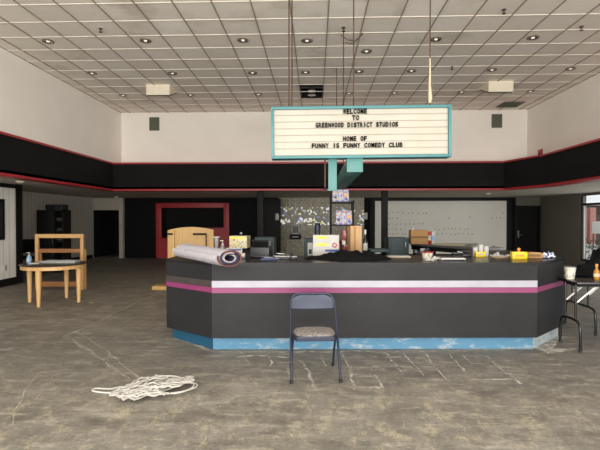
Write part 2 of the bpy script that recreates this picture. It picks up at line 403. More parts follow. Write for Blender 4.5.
cm._merge(bmc); cm.box((0, 5.6, ZC + .65), (12.9, 16.6, .1))
struct('ceiling', cm, 'tile')
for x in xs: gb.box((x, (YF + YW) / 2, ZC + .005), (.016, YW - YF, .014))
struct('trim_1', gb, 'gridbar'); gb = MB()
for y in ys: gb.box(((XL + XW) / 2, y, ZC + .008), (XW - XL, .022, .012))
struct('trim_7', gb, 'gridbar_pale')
# upper white walls and black band below them
struct('wall_left_upper', MB().box((XL - .05, 5.6, (ZB + ZC) / 2 + .3), (.1, 16.6, ZC - ZB + .7)), 'wall_white')
struct('wall_back_upper', MB().box((.2, YW + .05, (ZB + ZC) / 2 + .25), (12.6, .1, ZC - ZB + .7)), 'wall_white')
struct('wall_right_upper', MB().box((XW + .05, 5.6, (ZB + ZC) / 2 + .3), (.1, 16.6, ZC - ZB + .7)), 'wall_white')
bl, bc, br = (XL, YB), (5.45, YB), (XR, 11.8)
outl = [(XL, YF), bl, bc, br, (XR, YF)]
def off(d): return [(XL + d, YF), (XL + d, YB - d), (5.45 - d * .6, YB - d), (XR - d, 11.8 - d * .3), (XR - d, YF)]
def strip(d0, d1, z0, z1, m, name):
    a, b = off(d0), off(d1); mb = MB()
    for i in range(4): mb.prism([a[i], a[i + 1], b[i + 1], b[i]], z0, z1)
    return struct(name, mb, m)
strip(0, -.62, ZS + .04, ZB - .02, 'band', 'wall_band')
strip(.03, -.62, ZB - .045, ZB, 'red_trim', 'trim_2')
strip(.03, -.30, ZS - .005, ZS + .045, 'red_trim', 'trim_3')
# low ceiling around the hall
sf = MB()
sf.box((-7.7, 8.0, ZS + .06), (3.4, 21.2, .1)); sf.box((7.65, 8.0, ZS + .06), (3.1, 21.2, .1)); sf.box((.05, 15.9, ZS + .06), (12.1, 5.4, .1))
sf.prism([(5.47, 13.2), (5.92, 11.8), (6.1, 11.8), (6.1, 13.2)], ZS + .01, ZS + .11)
struct('ceiling_low', sf, 'soffit')
# left: white plank wall in front, then a recess
lw = MB(); lw.box((-8.3, 4.07, 1.22), (2.0, 13.34, 2.44)); struct('wall_left', lw, 'plank')
lt = MB(); lt.box((-7.62, 10.85, 1.22), (.7, .22, 2.44)); lt.box((-7.29, 4.05, 2.37), (.05, 13.3, .1)); struct('trim_4', lt, 'black')
struct('baseboard_left', B((-7.28, 4.1, .085), (.05, 13.4, .17)), 'black')
struct('wall_left_recess', B((-9.05, 14.4, 1.22), (.1, 7.2, 2.44)), 'plank_grey')
struct('baseboard_recess', B((-8.98, 14.4, .07), (.04, 6.9, .14)), 'black')
# back wall, in pieces round its openings
bw = MB()
bw.box((-7.06, YBW + .1, 1.22), (1.32, .2, 2.44)); bw.box((-4.92, YBW + .12, 2.33), (3.2, .2, .28)); bw.box((-6.4, YBW + .12, 1.22), (.1, .16, 2.44)); bw.box((-2.4, YBW + .1, 1.22), (2.1, .2, 2.44))
bw.box((2.22, YBW + .1, 1.22), (.7, .2, 2.44)); bw.box((5.1, YBW + .1, 1.22), (5.6, .2, 2.44))
struct('wall_back', bw, 'black_wall')
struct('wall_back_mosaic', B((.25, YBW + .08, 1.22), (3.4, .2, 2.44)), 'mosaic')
hd = MB(); hd.box((-8.36, YBW + .1, 2.19), (1.28, .2, .5)); hd.box((-7.80, YBW + .02, 1.22), (.15, .36, 2.44)); struct('wall_corridor', hd, 'soffit')
cr = MB(); cr.box((-8.3, 20.05, 1.2), (1.7, .1, 2.4)); cr.box((-9.1, 19.1, 1.2), (.1, 1.9, 2.4)); cr.box((-7.55, 19.2, 1.2), (.1, 1.6, 2.4)); cr.box((-8.3, 19.1, 2.4), (1.7, 1.9, .1))
struct('wall_corridor_inner', cr, 'void')
# concession opening with a red surround
cw = MB(); cw.box((-4.92, YBW + .7, 1.3), (2.7, .05, 2.2)); cw.box((-6.27, YBW + .4, 1.3), (.05, .6, 2.2)); cw.box((-3.57, YBW + .4, 1.3), (.05, .6, 2.2)); cw.box((-4.92, YBW + .4, 2.3), (2.7, .6, .05))
win1 = struct('window_1', cw, 'void')
fr = MB(); fr.box((-6.3, YBW - .03, 1.12), (.22, .12, 2.2), .01); fr.box((-3.55, YBW - .03, 1.12), (.22, .12, 2.2), .01); fr.box((-4.92, YBW - .03, 2.13), (2.6, .12, .2), .01)
fr.build('window_frame', 'red_dark', win1)
fp = MB(); fp.box((-4.92, YBW - .02, .4), (2.6, .1, .78)); fp.box((-4.92, YBW - .08, .8), (2.7, .26, .06), .01); fp.build('counter_front', 'red_dark', win1)
xa, xb = at(200, 219, YBW).x, at(227, 219, YBW).x; B(((xa + xb) / 2, YBW - .03, .62), (xb - xa, .14, 1.22)).build('counter_front', 'red_dark', win1)
# pale framed board wall on the right of the back wall
bd0 = at(375, 201, YBW - .06); bd1 = at(506.5, 255, YBW - .06)
bcx, bw_ = (bd0.x + bd1.x) / 2, bd1.x - bd0.x
wb = thing('wall_board', 'large pale board in a black frame covered in faint rows of marks', 'board', (bcx, YBW - .02, .2))
B((0, 0, 1.05), (bw_, .04, 2.1)).build('panel', 'board', wb)
fb = MB(); fb.box((0, -.02, 2.18), (bw_ + .4, .1, .17), .01); fb.box((-bw_ / 2 - .1, -.02, 1.05), (.2, .1, 2.1), .01); fb.box((bw_ / 2 + .1, -.02, 1.05), (.2, .1, 2.1), .01); fb.build('frame', 'black', wb)
mk = MB(); rnd = random.Random(3)
for (ya, x0, x1) in ((213, 389, 429), (218.5, 389, 399), (224, 389, 424), (229, 435, 471), (234, 389, 412), (234, 434, 474), (229, 389, 402), (218, 449, 452), (217, 470, 474), (218, 492, 505), (213, 503, 506)):
    x = x0
    while x < x1:
        p = at(x, ya, YBW - .06); lx, lz = p.x - bcx, p.z - .2
        for q in range(2): mk.box((lx + rnd.uniform(-.02, .02), -.023, lz + rnd.uniform(-.03, .03)), (rnd.uniform(.03, .07), .004, .02), rot=(0, rnd.uniform(-1.2, 1.2), 0))
        x += rnd.uniform(3.2, 5.4)
o = mk.build('marks', 'mark', wb); o['kind'] = 'stuff'
# doorway at the back right
d0 = at(514.5, 207, YBW).x; d1 = at(540, 207, YBW).x
struct('wall_back_right', MB().box(((d0 + 8.94) / 2, YBW + .1, 2.24), (8.94 - d0, .2, .4)).box((d1 + .1, YBW + .1, 1.1), (.2, .2, 2.2)), 'wall_grey')
dm = MB(); dm.box(((d0 + d1) / 2, YBW + .06, 1.02), (d1 - d0 - .1, .05, 2.02)); door1 = struct('door_1', dm, 'void')
df = MB(); df.box((d0 + .03, YBW, 1.03), (.1, .14, 2.06)); df.box((d1 - .03, YBW, 1.03), (.1, .14, 2.06)); df.box(((d0 + d1) / 2, YBW, 2.06), (d1 - d0, .14, .09)); df.build('door_frame', 'black', door1)
dh = MB(); dh.box((d0 + .16, YBW + .01, .98), (.06, .05, .3), .01); dh.tube([(d0 + .16, YBW - .02, .95), (d0 + .3, YBW - .02, .95)], .015); dh.build('door_handle', 'grey_metal', door1)
# right wall with storefront window
yw1 = 15.32; XWL = 8.84
wr = MB(); wr.box((XWL + .1, (yw1 + 18.2) / 2, 1.22), (.2, 18.2 - yw1, 2.44)); wr.box((XWL + .1, 6.3, 2.41), (.2, 18, .06)); wr.box((XWL + .1, 6.3, .1), (.2, 18, .2)); wr.box((XWL + .1, 2.0, 1.22), (.2, 9.2, 2.44))
struct('wall_right', wr, 'wall_grey')
w2 = MB()
for y in (yw1 - .05, 13.5, 11.7, 9.9, 8.1, 6.64): w2.box((XWL + .03, y, 1.28), (.05, .05, 2.16))
w2.box((XWL + .03, 10.9, 2.36), (.05, 8.6, .04)); w2.box((XWL + .03, 10.9, .23), (.05, 8.6, .07)); w2.box((XWL + .03, 10.9, 2.06), (.06, 8.6, .07))
win2 = struct('window_2', w2, 'black')
B((XWL + .09, yw1 - .09, 1.1), (.04, .03, 1.8)).build('jamb_strip', 'white_plastic', win2)
B((XWL + .03, 10.9, 1.28), (.012, 8.5, 2.1)).build('pane', 'glass', win2)
# outside
struct('ground_outside', B((24, 20, -.3), (29, 70, .2)), 'pavement')
bb = thing('dark_storefront', 'dark low storefront across the lot outside the right window', 'building', (22, 31, -.2))
B((0, 1, 1.4), (24, 2, 2.8)).build('wall', 'cabinet', bb); B((0, -.1, 2.75), (24.4, .6, .12)).build('fascia', 'white_plastic', bb)
for k in range(7): B((-9 + k * 3, -.02, 1.2), (2.2, .06, 1.7)).build('shop_window', 'black_gloss', bb)
for (px, w_, lab) in ((582.8, .34, 'left pink brick pillar outside the right storefront window'), (591.5, .36, 'right pink brick pillar outside the right storefront window')):
    p = at(px, 219, 29.0); t = thing('brick_pillar', lab, 'pillar', (p.x, 29.0, -.2)); B((0, 0, 1.25), (w_, .34, 2.5)).build('shaft', 'brick', t); B((0, 0, .1), (w_ + .12, .46, .2), .02).build('plinth', 'pavement', t)
p = at(597.5, 227.5, 28.0); t = thing('yard_sign', 'white board sign on posts outside the right storefront window', 'sign', (p.x, 28, -.2)); B((0, 0, p.z + .2), (.62, .04, .75), .01).build('board', 'white_plastic', t)
for x in (-.22, .22): B((x, .04, (p.z) / 2 + .1), (.06, .04, p.z + .2)).build('post', 'black', t)
sh = MB(); rs = random.Random(5)
sl = at(597, 240, 16.6)
for k in range(260):
    a = rs.uniform(0, 2 * PI); r = rs.random() ** .5 * .6; z = rs.uniform(.1, 1.05); d = Vector((rs.uniform(-1, 1), rs.uniform(-1, 1), rs.uniform(-.3, 1))).normalized() * .09
    p = Vector((math.cos(a) * r, math.sin(a) * r, z)); q = d.cross(Vector((.3, .2, .9))).normalized() * .035
    sh.face([p - d, p + q, p + d, p - q])
tag(sh.build('shrub', 'leaf', loc=(sl.x, sl.y, -.2)), 'dark leafy shrub low outside the right storefront window', 'shrub')
# front of the hall behind the camera: posts of the glazed front
fm = MB()
for x in (-7.2, -3.6, 0, 3.6, 7.2): fm.box((x, YF + .05, 1.22), (.12, .12, 2.44))
struct('wall_front', fm, 'black')
# floor residue lines
ml = MB()
def line(pts, w=.03, wob=.02):
    P = [atz(*p) for p in pts]; fine = []
    for a, b in zip(P, P[1:]):
        n = max(2, int((b - a).length / .12))
        for i in range(n): fine.append(a.lerp(b, i / n) + Vector((random.uniform(-wob, wob), random.uniform(-wob, wob), 0)))
    fine.append(P[-1]); bm = bmesh.new(); pr = None
    for i, p in enumerate(fine):
        t = (fine[min(i + 1, len(fine) - 1)] - fine[max(0, i - 1)]).normalized(); nn = Vector((-t.y, t.x, 0)) * w * random.uniform(.2, .6)
        cur = (bm.verts.new((p + nn).xy.to_3d() + Vector((0, 0, .0015))), bm.verts.new((p - nn).xy.to_3d() + Vector((0, 0, .0015))))
        if pr: bm.faces.new((pr[0], pr[1], cur[1], cur[0]))
        pr = cur
    ml._merge(bm)
line([(67, 336), (100, 358), (136, 386)], .06); line([(64, 337), (100, 321), (135, 303), (165, 291)], .07); line([(75, 330), (105, 350), (140, 380)], .03)
line([(38, 398), (44, 385), (60, 378), (80, 374)], .025); line([(240, 352), (250, 364)], .03); line([(10, 425), (25, 390), (40, 372)], .02)
struct('trim_6', ml, 'mortar'); ml = MB()
line([(425, 359), (436, 368)], .025); line([(450, 354), (465, 373)], .025); line([(430, 361), (484, 364)], .02); line([(469, 380), (529, 379)], .03); line([(508, 374), (521, 384)], .03)
line([(352, 388), (383, 388)], .05); line([(350, 365), (354, 390)], .03); line([(375, 375), (383, 388)], .03); line([(462, 355), (473, 364)], .02); line([(490, 361), (516, 380)], .02)
line([(300, 360), (310, 372), (312, 388)], .03); line([(172, 337), (212, 351)], .05); line([(212, 352), (300, 352), (420, 351), (536, 349)], .05); line([(537, 350), (561, 336)], .2, .012); line([(545, 353), (575, 348)], .12, .01)
line([(235, 357), (262, 356), (290, 358)], .05); line([(268, 352), (272, 366), (300, 366)], .03)
for q in (((350, 357), (420, 357.5)), ((372, 366), (436, 367)), ((436, 368), (447, 380)), ((384, 351), (402, 372)), ((402, 352), (424, 376)), ((424, 352), (436, 368)), ((340, 352), (352, 372)), ((320, 353), (326, 366)), ((354, 376), (380, 376)), ((486, 356), (500, 366)), ((286, 366), (292, 384)), ((262, 372), (292, 372))): line(q, .022, .012)
struct('trim_8', ml, 'mortar_bright')

# columns under the band
c1 = thing('column', 'slim black column left of the mosaic wall', 'column', (at(260.5, 219, 13.6).x, 13.6, 0), 0, 'black columns'); 
B((0, 0, 1.21), (.18, .18, 2.44), .008).build('shaft', 'black', c1); B((0, 0, .05), (.26, .26, .1), .01).build('base', 'black', c1)
dup(c1, (at(384.5, 219, 13.6).x, 13.6, 0), 0, 'slim black column standing in front of the pale board')
# black partition beside mosaic wall
pb = at(272.5, 219, 16.5); pt = thing('partition_screen', 'tall black partition between the slim column and the mosaic wall', 'partition', (pb.x, 16.5, 0))
B((0, 0, 1.16), (.6, .08, 2.32), .005).build('panel', 'black', pt); B((0, 0, .04), (.7, .3, .08), .01).build('foot', 'black', pt)
wp = MB(); wp.box((0, -.02, .08), (.1, .05, .2), .01); wp.box((0, -.05, .08), (.03, .03, .14), .008)
p = at(277, 217, 16.4); w_ = thing('wall_phone', 'small pale wall phone on the black partition', 'phone', (p.x, 16.45, p.z)); B((0, -.02, 0), (.14, .06, .26), .012).build('cradle', 'grey_metal', w_); B((0, -.065, .01), (.05, .04, .22), .012).build('handset', 'white_plastic', w_)
p = at(366, 216, 17.85); sw = thing('wall_switch', 'pale switch plate on dark wall right of the shelf rack', 'switch', (p.x, 17.98, p.z)); B((0, -.02, 0), (.14, .03, .26), .006).build('plate', 'white_plastic', sw); B((0, -.04, 0), (.03, .02, .07), .004).build('toggle', 'grey_metal', sw)
p = at(295.5, 232, 17.9); pd = thing('towel_dispenser', 'pale square towel dispenser with a black tray on the mosaic wall', 'dispenser', (p.x, 17.96, p.z))
fm = MB()
for dx in (-.15, .15): fm.box((dx, -.07, .1), (.06, .14, .36), .01)
fm.box((0, -.07, .26), (.36, .14, .06), .01); fm.box((0, -.07, -.06), (.36, .14, .06), .01); fm.build('housing', 'white_plastic', pd)
B((0, -.05, .1), (.26, .06, .28)).build('window', 'louvre', pd); B((0, -.1, -.19), (.44, .2, .18), .02).build('tray', 'black', pd); B((0, -.205, -.19), (.26, .01, .04)).build('paper_slot', 'white_plastic', pd)

# ------------------------------------------------------------------ ceiling fittings
lights = [(48, 41.5), (145.5, 41), (243, 40.5), (92, 73.5), (172.5, 73.5), (252.5, 73), (190.5, 95), (258.5, 94.5), (123, 95.5), (307, 41), (366.5, 51.5), (436, 39.5), (533, 38),
          (305.5, 72.5), (359, 71.5), (411.5, 71), (492, 70), (570.5, 69), (349, 93.5), (394.5, 93), (461.5, 92), (530.5, 91.5)]
rows = {0: 'nearest row', 1: 'middle row', 2: 'far row'}
words = ['first', 'second', 'third', 'fourth', 'fifth', 'sixth', 'seventh', 'eighth', 'ninth']
LR = {0: [], 1: [], 2: []}
for q in lights: LR[0 if q[1] < 60 else (1 if q[1] < 80 else 2)].append(q)
proto = None
for r in LR:
    for i, (px, py) in enumerate(sorted(LR[r])):
        p = atz(px, py, ZC); lab = 'round recessed downlight in the tiled ceiling, %s from the left in the %s' % (words[i], rows[r])
        if proto is None:
            proto = thing('recessed_downlight', lab, 'ceiling light', (p.x, p.y, ZC), 0, 'downlights in the tiled ceiling')
            MB().lathe([(.082, .008), (.082, -.006), (.09, -.010), (.104, -.004), (.104, .008), (.082, .008)], seg=24).build('trim_ring', 'lamp_ring', proto)
            MB().lathe([(.084, -.006), (.06, .008), (.0, .0085)], seg=24).build('reflector', 'chrome', proto)
            MB().lathe([(0, -.012), (.022, -.009), (.032, -.002), (.028, .006), (0, .008)], seg=16).build('bulb', 'bulb', proto)
        else: dup(proto, (p.x, p.y, ZC), 0, lab)
spr = None
for (px, py, lab) in ((100.5, 29, 'small dark sprinkler head above the left wall, in the tiled ceiling'), (343.5, 28, 'small dark sprinkler head beside the loose brown ceiling wire'), (504, 10, 'small dark sprinkler head nearest the top edge, right half of tiled ceiling'), (581.5, 27, 'small dark sprinkler head at the far right of the tiled ceiling'), (452, 67, 'small dark sprinkler head right of the cream-wrapped rod')):
    p = atz(px, py, ZC)
    if spr is None:
        spr = thing('sprinkler_head', lab, 'sprinkler', (p.x, p.y, ZC + .003), 0, 'sprinkler heads')
        MB().lathe([(0, .03), (.045, .03), (.045, -.006), (.012, -.012), (.012, -.05), (0, -.052)], seg=14).build('stem', 'rod', spr)
        MB().lathe([(0, -.085), (.04, -.083), (.042, -.078), (.0, -.074)], seg=14).tube([(.02, 0, -.045), (.03, 0, -.06), (.008, 0, -.08)], .005, 6).tube([(-.02, 0, -.045), (-.03, 0, -.06), (-.008, 0, -.08)], .005, 6).build('deflector', 'black', spr); spr.scale = (.72, .72, .72)
    else: dup(spr, (p.x, p.y, ZC), 0, lab)
dif = None
for (px, py, lab) in ((158, 85, 'cream box air diffuser hanging from the left of the tiled ceiling'), (501, 81.5, 'cream box air diffuser hanging from the right of the tiled ceiling')):
    p = atz(px, py, ZC)
    if dif is None:
        dif = thing('air_diffuser', lab, 'air vent', (p.x, p.y, ZC), 0, 'box diffusers under the ceiling')
        b = MB(); b.box((0, .01, -.105), (.6, .02, .27))
        for x in (-.29, .29):
            bb_ = bmesh.new(); V = [bb_.verts.new((x + d, y, z)) for d in (-.01, .01) for (y, z) in ((.0, .02), (.62, .02), (.62, -.005), (.0, -.24))]
            for f_ in ((0, 1, 2, 3), (7, 6, 5, 4), (0, 4, 5, 1), (1, 5, 6, 2), (2, 6, 7, 3), (3, 7, 4, 0)): bb_.faces.new([V[k] for k in f_])
            b._merge(bb_)
        b.build('casing', 'diffuser', dif)
        sl_ = math.atan2(.235, .6)
        B((0, .31, -.10), (.56, .64, .008), 0, (sl_, 0, 0)).build('backing', 'dark_gear', dif)
        lv = MB()
        for k in range(8): lv.box((0, .05 + k * .074, -.232 + k * .074 * .39 - .004), (.56, .055, .006), rot=(sl_ + .75, 0, 0))
        lv.build('louvre', 'louvre', dif)
    else: dup(dif, (p.x, p.y, ZC), 0, lab)
p = atz(510.5, 104.5, ZC); rg = thing('return_grille', 'flat grey return grille flush in the ceiling near the back right corner', 'air vent', (p.x, p.y, ZC))
B((0, 0, -.006), (.6, .62, .012), .003).build('frame', 'louvre', rg)
g = MB()
for k in range(10): g.box((0, -.25 + k * .055, -.016), (.52, .02, .008), rot=(.5, 0, 0))
g.build('slat', 'vent', rg)
hx, hy = OX + TX * (hi_ + .5), OY + TY * 7
oh = thing('open_ceiling_bay', 'dark open bay with a missing ceiling tile above the sign', 'ceiling opening', (hx, hy, ZC))
h = MB(); h.box((0, .59, .25), (.57, .02, .5)); h.box((-.285, 0, .25), (.02, 1.18, .5)); h.box((.285, 0, .25), (.02, 1.18, .5)); h.box((0, -.59, .25), (.57, .02, .5)); h.box((0, 0, .5), (.57, 1.18, .02)); h.build('shaft', 'void', oh)
h = MB(); h.box((0, .3, .2), (.55, .05, .03)); h.box((0, -.1, .25), (.55, .04, .03)); h.build('joist', 'grey_metal', oh)
for y in (.05, .42): MB().lathe([(.0, .12), (.09, .12), (.11, .03), (.1, .03), (0, .06)], (0, y, 0), 18).build('lamp_can', 'chrome', oh)
# wall vents + alarm
va = at(154.5, 124, YW); v1 = thing('wall_vent', 'small square vent high on the white back wall at left', 'air vent', (va.x, YW, va.z), 0, 'square vents high on the back wall')
b = MB(); b.box((0, -.012, .19), (.3, .024, .03)); b.box((0, -.012, -.19), (.3, .024, .03)); b.box((-.14, -.012, 0), (.03, .024, .36)); b.box((.14, -.012, 0), (.03, .024, .36)); b.build('frame', 'vent', v1)
b = MB(); b.box((0, -.004, 0), (.26, .006, .36))
for k in range(9): b.box((0, -.012, -.15 + k * .038), (.26, .012, .02), rot=(.5, 0, 0))
b.build('louvre', 'vent', v1)
va = at(496.7, 121, YW); dup(v1, (va.x, YW, va.z), 0, 'small square vent high on the white back wall at right')
al = thing('fire_alarm', 'small red alarm box on the white right wall above the black band', 'alarm', (XW, 12.94, 3.43)); B((-.025, 0, 0), (.07, .16, .22), .01).build('housing', 'red', al); B((-.065, 0, -.03), (.01, .1, .08)).build('strobe', 'black', al)
# little fittings under the low ceiling
lf = None
for (px, py, lab) in ((20, 181.5, 'small dome fitting under the low ceiling at far left'), (116.5, 197, 'small dome fitting under the low ceiling before the corridor'), (488, 193.5, 'small dome fitting under the low ceiling before the pale board')):
    p = atz(px, py, ZS)
    if lf is None:
        lf = thing('dome_light', lab, 'ceiling light', (p.x, p.y, ZS + .01), 0, 'dome fittings'); MB().lathe([(0, .02), (.09, .02), (.09, -.02), (0, -.02)], seg=16).build('base', 'diffuser', lf); MB().lathe([(.075, -.02), (.06, -.045), (0, -.06)], seg=16).build('dome', 'cloth_wrap', lf)
    else: dup(lf, (p.x, p.y, ZS + .01), 0, lab)

# ------------------------------------------------------------------ hanging marquee sign
SW, SH, ST = 2.50, .72, .20
sc0 = at(361, 131.8, 6.3)
sign = thing('marquee_sign', 'white letter-board marquee sign in a teal frame hanging over the counter', 'sign', (sc0.x, 6.3, sc0.z), math.radians(1.2))
sign.rotation_euler.y = math.radians(-.55)
B((0, .12, 0), (SW - .04, ST - .03, SH - .04)).build('letter_panel', 'sign', sign)
f = MB()
for s_ in (-1, 1):
    f.box((0, .1, s_ * (SH / 2 - .018)), (SW, ST + .03, .036), .004); f.box((s_ * (SW / 2 - .018), .1, 0), (.036, ST + .03, SH - .07), .004)
f.build('frame', 'teal_edge', sign)
for k in range(7): B((0, .021, SH / 2 - .112 - k * .0935), (SW - .08, .008, .006)).build('letter_track', 'track', sign)
def letters(text, x0, x1, ypix, h=.066):
    n = len(text); step = (x1 - x0) / 450 * 6.3 / (n - .3); lx0 = (x0 - 361) / 450 * 6.3
    lz = (131.8 - ypix) / 450 * 6.3 - h / 2
    for i, ch in enumerate(text):
        if ch == ' ': continue
        cu = bpy.data.curves.new('letter', 'FONT'); cu.body = ch; cu.size = 1; cu.extrude = .02; cu.offset = .012 if ch in 'BR' else .03
        t = bpy.data.objects.new('t', cu); C.objects.link(t); dg = bpy.context.evaluated_depsgraph_get()
        me = bpy.data.meshes.new_from_object(t.evaluated_get(dg)); bpy.data.objects.remove(t)
        vs = [v.co.copy() for v in me.vertices]; mnx, mxx = min(v.x for v in vs), max(v.x for v in vs); mny, mxy = min(v.y for v in vs), max(v.y for v in vs)
        w = step * (.42 if ch == 'I' else .80); w = w if ch != 'I' else step * .26
        for v in me.vertices:
            u = (v.co.x - mnx) / (mxx - mnx); q = (v.co.y - mny) / (mxy - mny)
            v.co = Vector((lx0 + i * step + (step * .8 - w) / 2 + u * w, .008 + (-.006 if v.co.z > 0 else .010), lz + q * h))
        me.materials.append(M['letter'])
        o = bpy.data.objects.new('letter', me); C.objects.link(o); o.parent = sign
letters('WELCOME', 343.5, 366.8, 111.3); letters('TO', 352.5, 359, 117.6)
letters('GREENWOOD DISTRICT STUDIOS', 316, 397.5, 124.6); letters('HOME OF', 343.3, 366.5, 138.3); letters('FUNNY IS FUNNY COMEDY CLUB', 312, 401.8, 145)
zb = sc0.z - SH / 2
pp = at(332.5, 175, 6.42)
sp = thing('sign_post', 'short flat teal post dropping below the marquee sign', 'post', (pp.x, 6.42, 1.98)); B((0, 0, .235), (.12, .06, .47), .004).build('post', 'teal', sp); B((0, 0, .01), (.14, .08, .02), .003).build('end_cap', 'teal', sp)
be = thing('teal_beam', 'square teal beam running back from under the marquee sign', 'beam', (.56, 6.36, 2.25)); B((0, 2.1, .09), (.215, 4.2, .19), .006).build('beam', 'teal', be); B((0, 0, .09), (.225, .02, .2), .003).build('end_plate', 'teal', be)
def rod(x, y, z0, z1, lab, r=.009, ext=None):
    t = thing('hanger_rod', lab, 'rod', (x, y, z0), 0, 'rods hanging from the ceiling')
    MB().tube([(0, 0, 0), (0, 0, z1 - z0)], r, 8).build('rod', 'rod', t)
    MB().lathe([(0, .0), (.022, .0), (.022, .03), (0, .032)], seg=8).build('nut', 'black', t)
    return t
zt = sc0.z + SH / 2
rod(at(289, 60, 6.4).x, 6.4, zt - .015, ZC + .02, 'dark rod at the left end of the marquee sign, left of its pair'); rod(at(292, 60, 6.46).x, 6.46, zt - .01, ZC + .02, 'dark rod at the left end of the marquee sign, right of its pair')
rod(at(353.6, 60, 6.4).x, 6.4, zt - .01, ZC + .02, 'dark rod reaching the middle of the marquee sign')
rc = rod(at(430, 60, 6.4).x, 6.4, zt + .002, ZC + .02, 'rod wrapped in cream cloth at the right end of the sign')
MB().tube([(0, 0, .05), (.004, 0, .12), (-.003, 0, .3), (.002, 0, .55), (0, 0, .68)], [.018, .03, .018, .013, .01], 10).build('cloth_wrapping', 'cloth_wrap', rc)
rod(.50, 7.98, 2.43, ZC + .02, 'dark rod behind the sign below the loose brown wire'); rod(.47, 9.84, 2.43, ZC + .02, 'thin dark rod farthest behind the sign')
wr_ = MB(); wp_ = [at(341, 35, 7.98), at(347, 39.5, 7.9), at(354, 41, 7.85), at(359, 38, 7.85), at(363, 33, 7.85), at(362, 35, 8.0), at(353, 44, 8.1), at(342, 42, 8.0)]
dense = []
for a, b in zip(wp_, wp_[1:]): dense += [a.lerp(b, t / 4) for t in range(4)]
cz = min(ZC - .01, 99)
wr_.tube([Vector((q.x, q.y, min(q.z, cz))) - Vector((wp_[0].x, wp_[0].y, 0)) for q in dense], .008, 6)
tag(wr_.build('loose_wire', 'rod', loc=(wp_[0].x, wp_[0].y, 0)), 'loose brown wire drooping from the tiled ceiling above the sign', 'wire')
pz = at(325, 165, 6.5); pt_ = thing('conduit_pipe', 'thin brown conduit left of the teal post under the sign', 'pipe', (pz.x, 6.45, 2.0)); MB().tube([(0, 0, 0), (0, 0, .50)], .012, 8).build('pipe', 'rod', pt_); MB().lathe([(0, -.005), (.018, -.005), (.018, .03), (0, .03)], seg=8).build('coupling', 'black', pt_)

# ------------------------------------------------------------------ counter island
OUT = [(-1.945, 7.6), (-1.945, 5.82), (-1.225, 5.30), (2.655, 5.46), (3.325, 6.12), (3.325, 7.6)]
INN = [(2.36, 7.6), (2.36, 6.85), (2.10, 6.50), (-.75, 6.38), (-1.0, 6.6), (-1.0, 7.6)]
cn = thing('service_counter', 'long angled black counter with white and magenta stripes and blue kick', 'counter', (0, 0, 0))
MB().prism(OUT + INN, .16, 1.025).build('body', 'counter', cn, False)
MB().prism(OUT + INN, 1.025, 1.06).build('counter_top', 'counter_top', cn, False)
KO = [(-1.84, 7.5), (-1.90, 5.93), (-1.235, 5.40), (2.655, 5.56), (3.28, 6.17), (3.24, 7.5)]
MB().prism([(-1.83, 7.5), (-1.83, 6.0), (-1.2, 5.46), (2.62, 5.62), (3.19, 6.22), (3.19, 7.5)] + [(2.45, 7.5), (2.45, 6.9), (2.1, 6.6), (-.8, 6.45), (-1.05, 6.65), (-1.05, 7.5)], 0, .17).build('plinth', 'black', cn, False)
for i, (m_, lab) in enumerate((('kick_left', 'deep blue kick panel'), ('kick_left', 'deep blue kick panel'), ('kick', 'worn light blue kick panel'), ('kick_worn', 'flaked pale kick panel'), ('kick_worn', 'flaked pale kick panel'))):
    a, b = KO[i], KO[i + 1]
    o = MB().slab(b, a, 0, .165, .05).build('kick_panel', m_, cn, False); o['label'] = lab
o = MB().slab((-1.225, 5.30), (2.655, 5.46), .765, .845, .006).build('stripe', 'stripe_white', cn, False); o['label'] = 'white stripe'
for a, b, z0, z1 in (((-1.225, 5.30), (2.655, 5.46), .700, .762), ((-1.945, 5.82), (-1.225, 5.30), .705, .765), ((2.655, 5.46), (3.325, 6.12), .705, .765)):
    o = MB().slab(a, b, z0, z1, .006).build('stripe', 'stripe_pink', cn, False); o['label'] = 'magenta stripe'
o = MB().slab((-1.945, 5.82), (-1.225, 5.30), .768, .845, .005).build('stripe', 'stripe_brown', cn, False); o['label'] = 'grimy brown stripe'
TOP = 1.06
# back bar and cabinets inside the island
bbx = thing('back_bar', 'low black back bar inside the counter island', 'counter', (.55, 7.45, 0)); B((0, 0, .42), (2.7, .8, .84)).build('body', 'black', bbx); B((0, 0, .87), (2.76, .86, .06), .006).build('bar_top', 'counter_top', bbx)
def cab(x0, x1, ytop, Y, lab, d=.5):
    a, b = at(x0, ytop, Y), at(x1, ytop, Y); w = b.x - a.x
    t = thing('teal_cabinet', lab, 'cabinet', ((a.x + b.x) / 2, Y, 0)); B((0, d / 2, a.z / 2), (w, d, a.z), .006).build('carcass', 'teal_dark', t)
    B((0, -.01, a.z * .5), (w * .84, .02, a.z * .8), .005).build('door', 'teal_dark', t); B((w * .32, -.035, a.z - .15), (.02, .03, .14), .004).build('handle', 'grey_metal', t); return t
cab(254.5, 274, 237.5, 8.6, 'dark teal cabinet behind the left end of the counter'); cab(304, 314, 239, 8.15, 'narrow dark teal cabinet left of the white printed carton')
cab(388.5, 409, 238, 9.0, 'dark teal cabinet below the large pale board'); cab(418, 436, 246, 9.3, 'dark teal cabinet under the work table')
